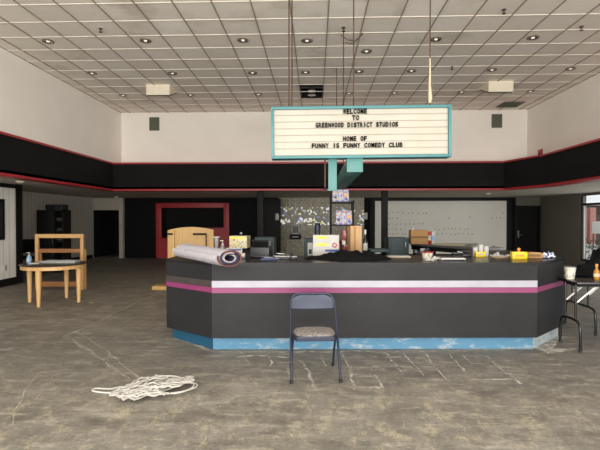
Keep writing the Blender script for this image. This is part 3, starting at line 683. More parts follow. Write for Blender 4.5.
# ------------------------------------------------------------------ rolled carpet
e0, e1 = Vector((-1.72, 5.88, 1.172)), Vector((-.92, 4.86, 1.156))
ax = (e1 - e0).normalized(); sd = ax.cross(Vector((0, 0, 1))).normalized(); up = sd.cross(ax)
def spiral(turns, r0, r1, n): return [(r0 + (r1 - r0) * i / n, turns * 2 * PI * i / n + 2.2) for i in range(n + 1)]
def roll(th0, r0, r1, turns, mi_out, mi_in, mi_edge, n=110):
    b = bmesh.new(); L = [];S_ = spiral(turns, r0, r1, n)
    for (r, a) in S_:
        row = []
        for e in (e0, e1):
            for rr in (r, r + th0): row.append(b.verts.new(e - e0 + sd * math.cos(a) * rr * 1.5 + up * math.sin(a) * rr * .95))
        L.append(row)
    for A, Bv in zip(L, L[1:]):
        for (q, w, mi) in (((0, 2), None, mi_in), ((1, 3), None, mi_out)):
            f = b.faces.new((A[q[0]], A[q[1]], Bv[q[1]], Bv[q[0]])); f.material_index = mi
        for q in ((0, 1), (2, 3)):
            f = b.faces.new((A[q[0]], A[q[1]], Bv[q[1]], Bv[q[0]])); f.material_index = mi_edge if L.index(A) > n * .66 else (1 if L.index(A) > n * .36 else 3)
    for row in (L[0], L[-1]): b.faces.new((row[0], row[1], row[3], row[2]))
    bmesh.ops.recalc_face_normals(b, faces=b.faces[:]); return b
mb = MB(); me = bpy.data.meshes.new('t'); q = roll(.016, .03, .093, 2.7, 0, 1, 2); q.to_mesh(me); q.free(); mb.bm.from_mesh(me)
tag(mb.build('rolled_carpet', ['carpet_out', 'carpet_in', 'carpet_edge', 'carpet_core'], loc=e0), 'rolled carpet with pale lilac backing lying over the counter\'s left corner', 'carpet')

# ------------------------------------------------------------------ folding chair
chx = thing('folding_chair', 'slate blue metal folding chair with patterned seat in front of the counter', 'chair', (-.01, 4.57, 0), math.radians(5))
# local: front is -Y
W2 = .225
pts = [(-W2 - .014, -.25, .012), (-W2 - .012, -.15, .2), (-W2 - .012, .03, .46), (-W2 - .012, .17, .67)]
arc = [(-W2 - .012 + .09 * (1 - math.cos(t)), .17 + .045 * math.sin(t) + 0, .67 + .115 * math.sin(t)) for t in [PI / 2 * k / 6 for k in range(1, 7)]]
left = pts + arc; right = [(-x, y, z) for x, y, z in left[::-1]]
MB().tube(left + right, .0125, 10).build('front_leg_frame', 'chair', chx)
for s_ in (-1, 1):
    MB().tube([(s_ * (W2 - .012), -.10, .44), (s_ * (W2 - .006), .1, .22), (s_ * W2, .24, .012)], .0115, 10).build('rear_leg', 'chair', chx)
    MB().lathe([(0, 0), (.018, 0), (.018, .03), (.013, .035), (0, .035)], (s_ * W2, .243, 0), 10).build('foot_cap', 'rubber', chx)
    MB().lathe([(0, 0), (.018, 0), (.018, .03), (.013, .035), (0, .035)], (s_ * (W2 + .014), -.252, 0), 10).build('foot_cap', 'rubber', chx)
b = bmesh.new()
def seatpoly(w0, w1, y0, y1, r):
    o_ = []
    for cx, cy, a0 in ((w1 - r, y1 - r, 0), (-(w1 - r), y1 - r, 90), (-(w0 - r), y0 + r, 180), (w0 - r, y0 + r, 270)):
        for k in range(6): a = math.radians(a0 + 90 * k / 5); o_.append((cx + r * math.cos(a), cy + r * math.sin(a)))
    return o_
MB().prism(seatpoly(.212, .205, -.235, .17, .05), .395, .44, .010).build('seat_pan', 'chair', chx)
def cush(u, v):
    x = (u - .5) * 2; y = (v - .5) * 2; d = max(abs(x), abs(y)); 
    k = (abs(x) ** 4 + abs(y) ** 4) ** .25
    s2 = d / k if k > 1e-6 else 1
    return (x * s2 * .205, y * s2 * .19 - .032, .437 + .024 * (1 - k * 0 - min(1, d) ** 6))
MB().grid(18, 18, cush).build('seat_cushion', 'cushion', chx)
def back(u, v):
    x = (u - .5) * 2; rr = 1 - (max(0, v - .55) / .45) ** 2.2 * .3
    z = .622 + v * .165 - (abs(x) ** 3) * .02 * v + .014 * abs(x) ** 2 * (1 - v)
    return (x * .232 * rr, .155 + v * .05 + .025 * (1 - x * x), z)
ob = MB().grid(20, 10, back).build('backrest', 'chair', chx); md = ob.modifiers.new('th', 'SOLIDIFY'); md.thickness = .01; md.offset = 0

# ------------------------------------------------------------------ rope pile
rp = MB(); rr = random.Random(11); ctr = atz(149, 392, 0)
path = []
zz = .012
def strand(a, b, z, bow):
    a, b = Vector(a), Vector(b); n = 14; d = b - a; nn = Vector((-d.y, d.x, 0)).normalized(); o_ = []
    ph = rr.uniform(0, 6)
    for i in range(n + 1):
        t = i / n; o_.append(a.lerp(b, t) + nn * (bow * math.sin(PI * t) + .014 * math.sin(9 * t + ph)) + Vector((0, 0, z + .022 * math.sin(PI * t) * rr.random())))
    return o_
def loop_end(p, q, z):      # turn from p to q round an outward bend
    p, q = Vector(p), Vector(q); m = (p + q) / 2; out = Vector((m.x, m.y, 0)).normalized() * max(.05, (p - q).length * .5)
    return [p + (q - p) * (.5 - .5 * math.cos(PI * k / 8)) + out * math.sin(PI * k / 8) + Vector((0, 0, z)) for k in range(1, 8)]
prev = None; k = 0
for (bx, by, bang, blen, bn, bw_) in ((-.14, -.02, 26, .15, 7, .08), (.0, .10, 36, .22, 8, .08), (.17, .24, 14, .15, 8, .045), (.06, -.06, 44, .19, 8, .08), (-.1, -.16, -22, .13, 7, .08), (.18, .06, 34, .18, 8, .045), (.05, -.20, 16, .15, 7, .06), (-.06, .04, 56, .2, 7, .08), (.12, -.04, 10, .16, 7, .06)):
    for q in range(bn):
        side = 1 if k % 2 else -1; an = math.radians(bang + rr.uniform(-9, 9)); c_, s2 = math.cos(an), math.sin(an)
        def W(u, v): return (bx + u * c_ - v * s2, by + u * s2 + v * c_)
        a = W(-side * blen * rr.uniform(.6, 1.15), rr.uniform(-bw_, bw_)); b = W(side * blen * rr.uniform(.6, 1.15), rr.uniform(-bw_, bw_)); z = .009 + .0010 * k
        if prev is not None: path += loop_end(prev + (0,), a + (0,), z)
        path += strand(a + (0,), b + (0,), z, rr.uniform(-.05, .05)); prev = b; k += 1
tail = [Vector((-.30, .02, .03)), Vector((-.36, .03, .013)), Vector((-.43, .03, .011)), Vector((-.50, .04, .011)), Vector((-.53, .01, .011)), Vector((-.49, -.03, .011)), Vector((-.36, -.06, .011)), Vector((-.26, -.05, .012))]
path = tail[::-1][:0] + path
rp.tube(path, .0068, 6)
def cat(pts, n=6):
    out = []
    for i in range(len(pts) - 1):
        p0, p1, p2, p3 = pts[max(i - 1, 0)], pts[i], pts[i + 1], pts[min(i + 2, len(pts) - 1)]
        for k in range(n):
            t = k / n; out.append(.5 * ((2 * p1) + (p2 - p0) * t + (2 * p0 - 5 * p1 + 4 * p2 - p3) * t * t + (3 * p1 - p0 - 3 * p2 + p3) * t ** 3))
    return out + [pts[-1]]
rp.tube(cat([Vector(x) for x in [(-.1, -.03, .06), (-.25, -.02, .05)]] + tail), .0085, 6)
tag(rp.build('rope', 'rope', loc=(ctr.x, ctr.y, 0)), 'heap of white rope lying tangled on the bare concrete floor', 'rope')

# ------------------------------------------------------------------ round pine table at left
tb = thing('round_table', 'round pine table with tapered legs and a dark rimmed top', 'table', (-4.95, 8.36, 0), math.radians(2))
MB().lathe([(0, .75), (.545, .75), (.565, .745), (.57, .735), (.565, .725), (0, .725)], seg=48).build('tabletop', 'dark_top', tb)
MB().lathe([(0, .724), (.535, .724), (.545, .715), (.545, .655), (.53, .652), (.515, .652), (.515, .72), (0, .72)], seg=48).build('apron', 'pine_x', tb)
for (x, y) in ((-.02, -.47), (.47, .0), (-.46, .0), (.0, .46)):
    MB().lathe([(0, 0), (.028, 0), (.03, .01), (.05, .66), (.05, .7), (0, .7)], (0, 0, 0), 14, 1, 1).build('leg', 'pine', tb).location = (x, y, 0)
# wooden display stand behind it
p0, p1 = at(36, 289, 9.9), at(84, 289, 9.9); cx_ = (p0.x + p1.x) / 2; hw = (p1.x - p0.x) / 2; zt_ = at(60, 234, 9.9).z; zm = at(60, 249.5, 9.9).z
st = thing('wooden_stand', 'open honey oak display stand behind the round pine table', 'stand', (cx_, 9.9, 0))
for s_ in (-1, 1):
    B((s_ * (hw - .035), -.0, zt_ / 2), (.07, .06, zt_), .006).build('post', 'oak_post', st); B((s_ * (hw - .035), .09, zm / 2 - .04), (.07, .06, zm), .006).build('post', 'oak_post', st)
    B((s_ * (hw - .035), .1, zm - .03), (.05, .05, .06), .004).build('side_rail', 'oak_post', st)
B((0, 0, zt_ - .045), (2 * hw - .14, .05, .09), .006).build('top_rail', 'pine_x', st)
B((0, 0, zm - .03), (2 * hw - .13, .06, .08), .006).build('middle_rail', 'oak', st); B((0, .09, zm + .0), (2 * hw - .1, .16, .03), .006).build('shelf', 'oak', st)
B((0, 0, .12), (2 * hw - .14, .04, .11), .006).build('bottom_rail', 'oak', st)
ZT = .752
p = atz(27.5, 264, ZT); hs = thing('sanitizer_bottle', 'clear pump bottle on the left edge of the round pine table', 'bottle', (-5.36, 8.26, ZT))
MB().lathe([(0, 0), (.04, 0), (.043, .01), (.043, .11), (.03, .135), (.015, .14), (0, .14)], seg=16).build('bottle', 'soap', hs)
pm = MB(); pm.lathe([(0, .14), (.017, .14), (.017, .16), (.006, .162), (.006, .19), (0, .19)], seg=12); pm.box((-.015, 0, .195), (.055, .02, .014), .004); pm.build('pump', 'white_plastic', hs)
B((0, -.041, .06), (.045, .008, .06), .002).build('bottle_label', 'white_plastic', hs)
pk = thing('flyer_stack', 'small pile of pale flyers beside the pump bottle', 'paper', (-5.17, 8.12, ZT), .3); B((0, 0, .008), (.16, .11, .016), .002).build('sheets', 'paper', pk); B((.02, .01, .020), (.14, .09, .006), .001, (0, 0, .4)).build('top_sheet', 'beige_paper', pk)
tray = thing('clear_tray', 'long pale tray on the round pine table', 'tray', (-4.82, 8.36, ZT), .05)
t = MB(); t.box((0, 0, .006), (.66, .26, .012), .003); t.box((0, -.127, .024), (.66, .01, .036), .002); t.box((0, .127, .024), (.66, .01, .036), .002); t.box((-.327, 0, .024), (.01, .26, .036), .002); t.box((.327, 0, .024), (.01, .26, .036), .002); t.build('tray', 'glassy', tray)
tag(B((0, 0, .004), (.28, .2, .008), .001).build('leaflet', 'paper', loc=(-4.70, 8.34, ZT + .013), rz=.2), 'white leaflet lying in the long pale tray', 'paper')
tag(B((0, 0, .004), (.2, .16, .008), .001).build('leaflet', 'card_dark', loc=(-5.0, 8.36, ZT + .013), rz=-.3), 'brown leaflet lying in the long pale tray', 'paper')
# litter scrap
tag(MB().grid(5, 4, lambda u, v: ((u - .5) * .09, (v - .5) * .06, .006 + .02 * noise.noise((u * 4, v * 4, 1)) ** 2)).build('paper_scrap', 'cloth_wrap', loc=atz(91, 303, 0.0)), 'crumpled paper scrap on the floor right of the round pine table', 'litter')

# dark cabinet in the recess
p0, p1 = at(37, 260, 13.0), at(64, 260, 13.0); zc_ = at(50, 210, 13.0).z; w = p1.x - p0.x
kb = thing('media_cabinet', 'tall black cabinet with open shelves against the white plank recess', 'cabinet', ((p0.x + p1.x) / 2, 13.0, 0))
b = MB(); b.box((-w / 2 + .015, .2, zc_ / 2), (.03, .4, zc_)); b.box((w / 2 - .015, .2, zc_ / 2), (.03, .4, zc_)); b.box((.14 * w, .2, zc_ / 2), (.03, .4, zc_)); b.box((0, .2, zc_ - .015), (w, .4, .03)); b.box((0, .385, zc_ / 2), (w, .03, zc_)); b.box((0, .2, .05), (w, .4, .1)); b.build('carcass', 'cabinet', kb)
o = B((-.18 * w, -.012, zc_ / 2 + .03), (w * .62, .024, zc_ - .12), .005).build('door', 'cabinet', kb); B((.1 * w, -.034, zc_ / 2), (.015, .02, .16), .004).build('handle', 'grey_metal', o)
for k in range(5): B((.32 * w, .2, .3 + k * .3), (w * .33, .36, .02)).build('shelf', 'cabinet', kb)
for k, nm in ((1, 'second'), (2, 'third'), (3, 'fourth'), (4, 'top')):
    t = thing('media_deck', 'grey-fronted electronic deck on the %s shelf of the black cabinet' % nm, 'electronics', ((p0.x + p1.x) / 2 + .32 * w, 13.05, .31 + k * .3)); B((0, .16, .062), (w * .28, .28, .12), .005).build('case', 'dark_gear', t); B((-.03, .012, .06), (w * .14, .02, .03)).build('display', 'grey_metal', t)
pr = thing('amplifier', 'low black amplifier on top of the tall black cabinet', 'electronics', ((p0.x + p1.x) / 2 + .08, 13.02, zc_)); B((0, .2, .09), (.5, .34, .15), .01).build('case', 'dark_gear', pr)
for x in (-.2, 0, .2): MB().tube([(x, .0, .09), (x, -.03, .09)], .025, 12).build('dial', 'black_gloss', pr)
for x in (-.22, .22): B((x, .2, .008), (.05, .3, .016)).build('foot', 'rubber', pr)
bx_ = at(30, 262, 13.0); sk = thing('padded_chair', 'dark padded chair half hidden beside the tall black cabinet', 'chair', (bx_.x, 12.9, 0), .4)
B((0, 0, .45), (.44, .44, .07), .02).build('seat', 'fabric', sk); B((0, .2, .78), (.44, .05, .4), .02).build('backrest', 'fabric', sk)
for x in (-.19, .19):
    for y in (-.19, .19): MB().tube([(x, y, 0), (x, y, .43)], .014, 8).build('leg', 'black', sk)
    MB().tube([(x, .19, .43), (x, .2, .62)], .014, 8).build('back_post', 'black', sk)
# poster + outlet on left wall
ps = thing('framed_poster', 'black framed dark poster on the white plank wall at far left', 'poster', (-7.3, 9.74, at(5, 219.5, 10.3).z)); B((.02, 0, 0), (.04, 1.14, .95), .008).build('frame', 'black', ps); B((.042, 0, 0), (.006, .98, .8)).build('print', 'dark_gear', ps)
ot = thing('wall_outlet', 'small white outlet plate low on the white plank wall', 'outlet', (-7.3, 10.35, .43)); B((.01, 0, 0), (.02, .09, .14), .004).build('plate', 'white_plastic', ot); B((.022, 0, .03), (.006, .04, .03)).build('socket', 'grey_metal', ot); B((.022, 0, -.03), (.006, .04, .03)).build('socket', 'grey_metal', ot)

# ------------------------------------------------------------------ wooden lectern cabinet left behind the counter
q0, q1 = at(168.5, 285, 10.1), at(214, 285, 10.1); lw_ = q1.x - q0.x; zl = at(190, 230.2, 10.1).z; zk = at(190, 227, 10.1).z
le = thing('wooden_hutch', 'pale birch hutch with an arched top behind the counter\'s left end', 'hutch', ((q0.x + q1.x) / 2, 10.1, 0))
hw2 = lw_ / 2
poly = [(-hw2, .06), (hw2, .06), (hw2, zl)] + [(hw2 - lw_ * k / 20, zl + (zk - zl) * max(0, math.sin(PI * k / 20)) ** .8) for k in range(1, 20)] + [(-hw2, zl)]
b = bmesh.new(); fo = [b.verts.new((x, 0, z)) for x, z in poly]; ba = [b.verts.new((x, .04, z)) for x, z in poly]; b.faces.new(fo); b.faces.new(ba[::-1])
for i in range(len(poly)): b.faces.new((fo[i], ba[i], ba[(i + 1) % len(poly)], fo[(i + 1) % len(poly)]))
bmesh.ops.recalc_face_normals(b, faces=b.faces[:]); MB()._merge(b).build('back_panel', 'lectern', le, False)
B((-hw2 + .075, -.03, zl / 2 + .02), (.15, .05, zl - .04), .006).build('side_panel', 'lectern', le); B((hw2 - .045, -.03, zl / 2 + .02), (.09, .05, zl - .04), .006).build('side_panel', 'lectern', le)
for x, wd in ((-hw2 + .06, .12), (hw2 - .31, .30)):
    B((x, -.065, zl - .085), (wd, .03, .04), .006).build('slot_bracket', 'black', le)
B((hw2 - .165, -.06, zl - .32), (.02, .02, .46), .003).build('cable_strip', 'black', le)
B((-.1, -.03, .04), (lw_ + .42, .34, .08), .006).build('foot', 'lectern', le)

# ------------------------------------------------------------------ folding tables at right
def ftable(name, label, x0, x1, y0, y1, z, spread, topm='black_gloss'):
    t = thing(name, label, 'table', ((x0 + x1) / 2, (y0 + y1) / 2, 0)); L = x1 - x0; D = y1 - y0
    B((0, 0, z - .015), (L, D, .03), .008).build('tabletop', topm, t); B((0, 0, z - .045), (L - .1, D - .1, .03)).build('apron', 'black', t)
    for s_ in (-1, 1):
        lx = s_ * (L / 2 - .045); hy = spread / 2
        o = MB().tube(cat([Vector((lx, -hy, 0.01)), Vector((lx, -hy + .005, .2)), Vector((lx, -hy + .02, .30)), Vector((lx, -hy + .08, .35)), Vector((lx, 0, .36)), Vector((lx, hy - .08, .35)), Vector((lx, hy - .02, .30)), Vector((lx, hy - .005, .2)), Vector((lx, hy, .01))], 4), .016, 10).build('leg', 'black_gloss', t)
        for y in (-hy * .52, hy * .52): MB().tube([(lx, y, .35), (lx, y, z - .04)], .014, 8).build('upright', 'black_gloss', o)
        for y in (-hy, hy): MB().lathe([(0, 0), (.021, 0), (.021, .04), (0, .04)], (lx, y, 0), 10).build('foot_cap', 'rubber', o)
        for y in (-hy * .5, hy * .5): MB().tube([(lx - s_ * .012, y, z - .26), (lx - s_ * .26, y, z - .05)], .011, 6).build('brace', 'brace', t)
    return t
ftable('folding_table', 'narrow black folding table with pale braces beside the counter\'s right end', 3.10, 4.95, 5.42, 5.86, .83, .44)
ftable('folding_table', 'second black folding table behind, heaped with black cloth', 3.755, 5.5, 6.2, 6.95, .78, .74)
tz = .83
p = atz(570, 279, tz); tu = thing('snack_tub', 'round printed tub on the narrow black folding table', 'tub', (p.x, p.y, tz))
MB().lathe([(0, 0), (.045, 0), (.05, .004), (.062, .13), (.06, .135), (.055, .13), (.046, .012), (0, .01)], seg=22).build('tub', 'print_tub', tu); MB().lathe([(.058, .125), (.067, .126), (.067, .146), (.06, .15), (0, .15)], seg=22).build('lid', 'white_plastic', tu)
p = atz(596.5, 279.5, tz); sb = thing('sauce_bottle', 'small amber sauce bottle on the narrow black folding table', 'bottle', (p.x, p.y, tz))
MB().lathe([(0, 0), (.03, 0), (.033, .008), (.033, .1), (.02, .128), (.014, .14), (.014, .165), (0, .165)], seg=16).build('bottle', 'sauce', sb); MB().lathe([(0, .165), (.017, .163), (.017, .192), (0, .195)], seg=12).build('cap', 'orange', sb)
MB().lathe([(.0345, .035), (.0345, .075)], seg=16).build('bottle_label', 'cloth_wrap', sb)

# ------------------------------------------------------------------ cloth heaps
def heap(name, label, c, L, D, H, seed, rz=0, folds=5, catname='cloth'):
    def fn(u, v):
        x = (u - .5) * 2; y = (v - .5) * 2; d = max(abs(x), abs(y)); k = math.hypot(x, y); s2 = d / k if k > 1e-6 else 1
        x *= s2; y *= s2; r = math.hypot(x, y)
        nz = noise.noise((x * 2.2 + seed, y * 1.4, seed)); n2 = noise.noise((x * folds + seed * 2, y * folds * .8, seed * 3))
        edge = 1 + .16 * noise.noise((math.atan2(y, x) * 1.2 + seed, seed, 1.0))
        z = H * max(0, (1 - r ** 2.2)) * (.62 + .75 * nz) + (1 - r ** 4) * H * .75 * abs(n2) + .004
        return (x * L / 2 * edge, y * D / 2 * edge, max(.004, z) if r < .985 else .002)
    o = MB().grid(46, 30, fn).build(name, 'fabric', loc=c, rz=rz); return tag(o, label, catname)
hp = atz(349, 259.5, TOP)
heap('black_cloth', 'rumpled black cloth heaped on the middle of the counter', (hp.x + .03, 5.90, TOP), 1.16, .70, .085, 2.3, .03)
heap('black_cloth', 'black cloth heaped on the second folding table at right', (4.40, 6.58, .78), 1.38, .66, .44, 5.1, 0)
# ------------------------------------------------------------------ things on the counter, left group
def on(px, py, z=TOP): p = atz(px, py, z); return (p.x, p.y, z)
def carton(name, label, c, w, d, h, m, extras=(), rz=0, cat='box', group=None, side=None):
    t = thing(name, label, cat, c, rz, group); B((0, 0, h / 2), (w, d, h), .004).build('carton', m, t)
    for (nm, mm, x, z, ww, hh) in extras: B((x, -d / 2 - .001, z), (ww, .004, hh)).build(nm, mm, t)
    return t
heap_loc = on(205, 256)
def bagfn(u, v):
    x = (u - .5) * 2; y = (v - .5) * 2; r = min(1, math.hypot(x, y)); return (x * .12, y * .1, .005 + .1 * (1 - r ** 2) + .025 * noise.noise((x * 3, y * 3, 4)) * (1 - r))
tag(MB().grid(20, 16, bagfn).build('snack_bag', 'bagstuff', loc=(on(203, 256)[0], 6.2, TOP)), 'crumpled blue and orange bag behind the rolled carpet', 'bag')
c = on(217.5, 255.5); t = thing('glass_candlestick', 'tall grey glass holder with a flat lip behind the rolled carpet', 'vase', (c[0], 6.30, TOP))
MB().lathe([(0, 0), (.04, 0), (.04, .012), (.028, .02), (.024, .1), (.03, .2), (.033, .25), (0, .252)], seg=16).build('body', 'glassy', t); MB().lathe([(0, .25), (.034, .25), (.055, .262), (.055, .27), (0, .275)], seg=16).build('lip', 'white_plastic', t)
c = on(226, 255); t = thing('pump_dispenser', 'white-topped pump bottle behind the rolled carpet, left of the snack cartons', 'bottle', (c[0], 6.22, TOP))
MB().lathe([(0, 0), (.034, 0), (.036, .01), (.036, .12), (.02, .15), (.013, .155), (0, .155)], seg=16).build('bottle', 'glassy', t); MB().lathe([(0, .155), (.016, .155), (.016, .18), (.006, .185), (.006, .215), (0, .215)], seg=12).box((-.012, 0, .218), (.05, .018, .014), .004).build('pump', 'white_plastic', t)
c = on(235.5, 256.5); k1 = carton('tissue_box', 'white and blue carton under the yellow printed snack box', (c[0], 6.12, TOP), .22, .2, .125, 'paper', (('print_band', 'blue', 0, .105, .2, .02), ('print_band', 'soap', .0, .045, .14, .025)), .1)
k2 = carton('snack_box', 'yellow and white printed snack box on top of the blue carton', (c[0] + .075, 6.13, TOP + .1255), .24, .2, .165, 'print_food', (('print_band', 'yellow', -.02, .14, .18, .022),), -.12)
B((.121, 0, .082), (.004, .19, .16)).build('side_face', 'print_food_side', k2)
c = on(241.5, 256); cp = (c[0] + .05, 6.13, TOP + .0955 + .166); t = thing('small_jar', 'small dark jar on top of the yellow printed snack box', 'jar', (c[0] + .02, 6.14, TOP + .2915)); MB().lathe([(0, 0), (.02, 0), (.022, .005), (.022, .03), (0, .03)], seg=14).build('jar', 'dark_gear', t); MB().lathe([(0, .03), (.018, .03), (.018, .045), (0, .045)], seg=14).build('lid', 'grey_metal', t)
c = on(252, 258); t = thing('card_reader', 'black till machine right of the snack cartons on the counter', 'machine', (c[0] + .11, 6.08, TOP), -.1)
B((0, .02, .07), (.26, .24, .14), .012).build('body', 'dark_gear', t); B((.0, -.06, .17), (.22, .04, .14), .008, (.4, 0, 0)).build('screen', 'black_gloss', t); B((.0, -.12, .02), (.24, .08, .03), .006).build('keypad', 'black_gloss', t)
wv = [Vector((.1, -.05, .05)), Vector((.16, -.1, .1)), Vector((.18, -.08, .18)), Vector((.14, -.02, .2)), Vector((.12, .04, .12))]
MB().tube(cat(wv, 5), .006, 6).build('cable', 'rubber', t)
c = on(245.5, 256); t = thing('paper_cup', 'clear plastic cup lying in front of the black till machine', 'cup', (c[0], 5.93, TOP + .033)); MB().tube([(-.05, 0, 0), (.05, 0, .004)], [.026, .034], 16).build('cup', 'white_plastic', t); MB().tube([(.049, 0, .004), (.054, 0, .004)], .037, 16).build('rim', 'glassy', t)
c = on(268.5, 260.5); t = thing('blue_keyboard', 'flat navy keypad with pale cable on the counter', 'keyboard', (c[0], c[1] + .02, TOP), .1); B((0, 0, .012), (.2, .12, .024), .006).build('case', 'navy', t); B((0, .0, .027), (.17, .09, .008), .002).build('keys', 'blue', t); MB().tube(cat([Vector((-.08, .06, .02)), Vector((-.02, .11, .03)), Vector((.08, .12, .02)), Vector((.13, .07, .01))], 5), .005, 6).build('cable', 'white_plastic', t)
c = on(283, 259); t = thing('document_pile', 'untidy pile of dark folders and white papers left of the black cloth', 'papers', (c[0], c[1] + .05, TOP))
B((0, 0, .015), (.26, .2, .03), .004).build('folder', 'dark_gear', t); B((-.02, -.02, .036), (.2, .15, .01), .002, (0, 0, .3)).build('sheet', 'paper', t); B((.03, .03, .05), (.16, .12, .02), .004, (0, 0, -.3)).build('folder', 'black_gloss', t); B((-.04, .0, .066), (.1, .07, .01), .002, (0, .1, .5)).build('sheet', 'paper', t)
c = on(294, 260); t = thing('clip_pouch', 'small silver and black pouch right of the document pile', 'pouch', (c[0], c[1] + .05, TOP), .3); B((0, 0, .02), (.1, .07, .04), .015).build('pouch', 'dark_gear', t); B((0, -.01, .042), (.07, .02, .006), .002).build('clasp', 'white_plastic', t)
# ------------------------------------------------------------------ centre group
p0, p1 = at(313, 252, 6.28), at(339, 252, 6.28); w = p1.x - p0.x; hz = at(320, 235, 6.28).z - TOP
wb_ = carton('white_carton', 'white printed carton with yellow bars and red emblem behind the black cloth', ((p0.x + p1.x) / 2, 6.36 - .01, TOP), w, .14, hz, 'paper', (('print_band', 'yellow', -w * .17, hz * .88, w * .4, .035), ('print_band', 'yellow', -w * .14, hz * .55, w * .46, .035), ('print_band', 'blue', w * .22, hz * .27, w * .5, .03), ('print_line', 'grey_metal', -.02, hz * .72, w * .5, .01), ('print_line', 'grey_metal', -.05, hz * .42, w * .5, .01)))
MB().tube([(w * .33, -.071, hz * .52), (w * .33, -.075, hz * .52)], .036, 16).build('emblem', 'red', wb_); MB().tube([(w * .33, -.0755, hz * .52), (w * .33, -.078, hz * .52)], .017, 12).build('emblem_centre', 'paper', wb_)
MB().tube([(w * .12, -.071, hz * .55), (w * .12, -.0745, hz * .55)], .018, 12).build('emblem', 'glassy', wb_)
# wire shelf rack on back bar
r0, r1 = at(330.5, 219, 7.3), at(354, 219, 7.3); rw = r1.x - r0.x; s1 = at(340, 201.5, 7.3).z; s2_ = at(340, 224.5, 7.3).z; bz = .90
rk = thing('shelf_rack', 'black open shelf rack with two shelves standing behind the counter', 'shelf', ((r0.x + r1.x) / 2, 7.3, bz))
for x in (-rw / 2 + .01, rw / 2 - .01):
    for y in (0, .3): MB().tube([(x, y, 0), (x, y, s1 - bz + (.12 if x < 0 else .02))], .012, 8).build('post', 'black', rk)
for z in (s1, s2_): B((0, .15, z - bz - .012), (rw + .02, .32, .024), .004).build('shelf', 'black', rk)
B((0, .15, .3), (rw, .32, .02), .004).build('shelf', 'black', rk)
def packs(x0, x1, y0, y1, Y, z, lab, grp, hgt):
    a, b = at(x0, y1, Y), at(x1, y1, Y); w = (b.x - a.x) / 3
    for k, nm in enumerate(('left', 'middle', 'right')):
        t = thing('printed_pack', 'purple and white printed pack, %s of three on the %s shelf of the rack' % (nm, lab), 'pack', (a.x + w * (k + .5), Y + .09, z), 0, grp)
        B((0, 0, hgt / 2), (w * .97, .14, hgt), .003).build('carton', 'print', t); B((0, -.071, hgt * (.75, .3, .55)[k]), (w * .7, .003, hgt * .2)).build('print_band', ('paper', 'stripe_white', 'orange')[k], t)
        B((0, -.071, hgt * (.35, .7, .2)[k]), (w * .6, .003, hgt * .16)).build('print_band', ('navy', 'paper', 'blue')[k], t)
packs(332.5, 349, 189.5, 201, 7.3, s1, 'upper', 'packs on the rack', at(340, 189.5, 7.3).z - s1)
packs(336, 352, 210.5, 224, 7.3, s2_, 'lower', 'packs on the rack', at(340, 210.5, 7.3).z - s2_)
BT = .90
a, b = at(351, 247, 6.95), at(362.5, 247, 6.95); zt2 = at(355, 226, 6.95).z
t = thing('cardboard_box', 'tall pale cardboard box beside the wine bottle behind the black cloth', 'box', ((a.x + b.x) / 2, 7.16, BT), .0); B((0, 0, (zt2 - BT) / 2), (b.x - a.x, .2, zt2 - BT), .004).build('carton', 'card_light', t); B((-.02, -.101, (zt2 - BT) * .5), (.03, .003, zt2 - BT - .02)).build('tape', 'card', t)
B((-(b.x - a.x) / 2 - .028, 0, (zt2 - BT) / 2), (.056, .19, zt2 - BT - .01), .003).build('flap', 'card_dark', t)
p = at(344, 247, 6.9); zr = at(343, 230, 6.9).z
def rb(u, v):
    a = u * 2 * PI; r = (.055 + .014 * noise.noise((math.cos(a) * 2, math.sin(a) * 2, v * 4))) * (1 - .35 * v ** 3); return (math.cos(a) * r, math.sin(a) * r * .8, v * (zr - BT))
t = thing('red_bag', 'red and white paper bag left of the tall cardboard box', 'bag', (p.x, 6.98, BT)); MB().grid(20, 10, rb).build('bag', 'red_spot', t); B((0, -.05, (zr - BT) * .62), (.05, .02, .07), .005).build('bag_label', 'print_tub', t)
p = at(366.3, 248, 7.0); zb2 = at(366, 230, 7.0).z - BT
t = thing('wine_bottle', 'dark wine bottle with a white label behind the black cloth', 'bottle', (p.x, 7.16, BT)); MB().lathe([(0, 0), (.036, 0), (.038, .01), (.038, zb2 * .6), (.03, zb2 * .68), (.014, zb2 * .76), (.013, zb2 * .97), (.016, zb2 * .97), (.016, zb2), (0, zb2)], seg=18).build('bottle', 'bottle_dark', t)
MB().lathe([(.0385, zb2 * .36), (.0385, zb2 * .58)], seg=18).build('bottle_label', 'paper', t); MB().lathe([(.0165, zb2 * .86), (.0175, zb2), (0, zb2 + .003)], seg=14).build('foil', 'white_plastic', t)
p = at(317.5, 235, 7.4); z5 = at(317, 223, 7.4).z
t = thing('metal_can', 'small black and blue can above the white printed carton', 'can', (p.x, 7.4, BT)); MB().lathe([(0, 0), (.045, 0), (.047, .01), (.047, z5 - BT - .01), (.04, z5 - BT), (0, z5 - BT)], seg=18).build('can', 'black_gloss', t); MB().lathe([(.0478, z5 - BT - .12), (.0478, z5 - BT - .04)], seg=18).build('can_label', 'navy', t)
a, b = at(307.5, 243, 7.95), at(313, 243, 7.95)
t = thing('notice_board', 'white notice board leaning on the narrow teal cabinet', 'panel', ((a.x + b.x) / 2, 8.08, 0)); B((0, 0, a.z / 2), (b.x - a.x, .03, a.z), .004).build('panel', 'white_plastic', t); B((.0, -.017, a.z - .16), (.05, .006, .08)).build('notice', 'dark_gear', t)
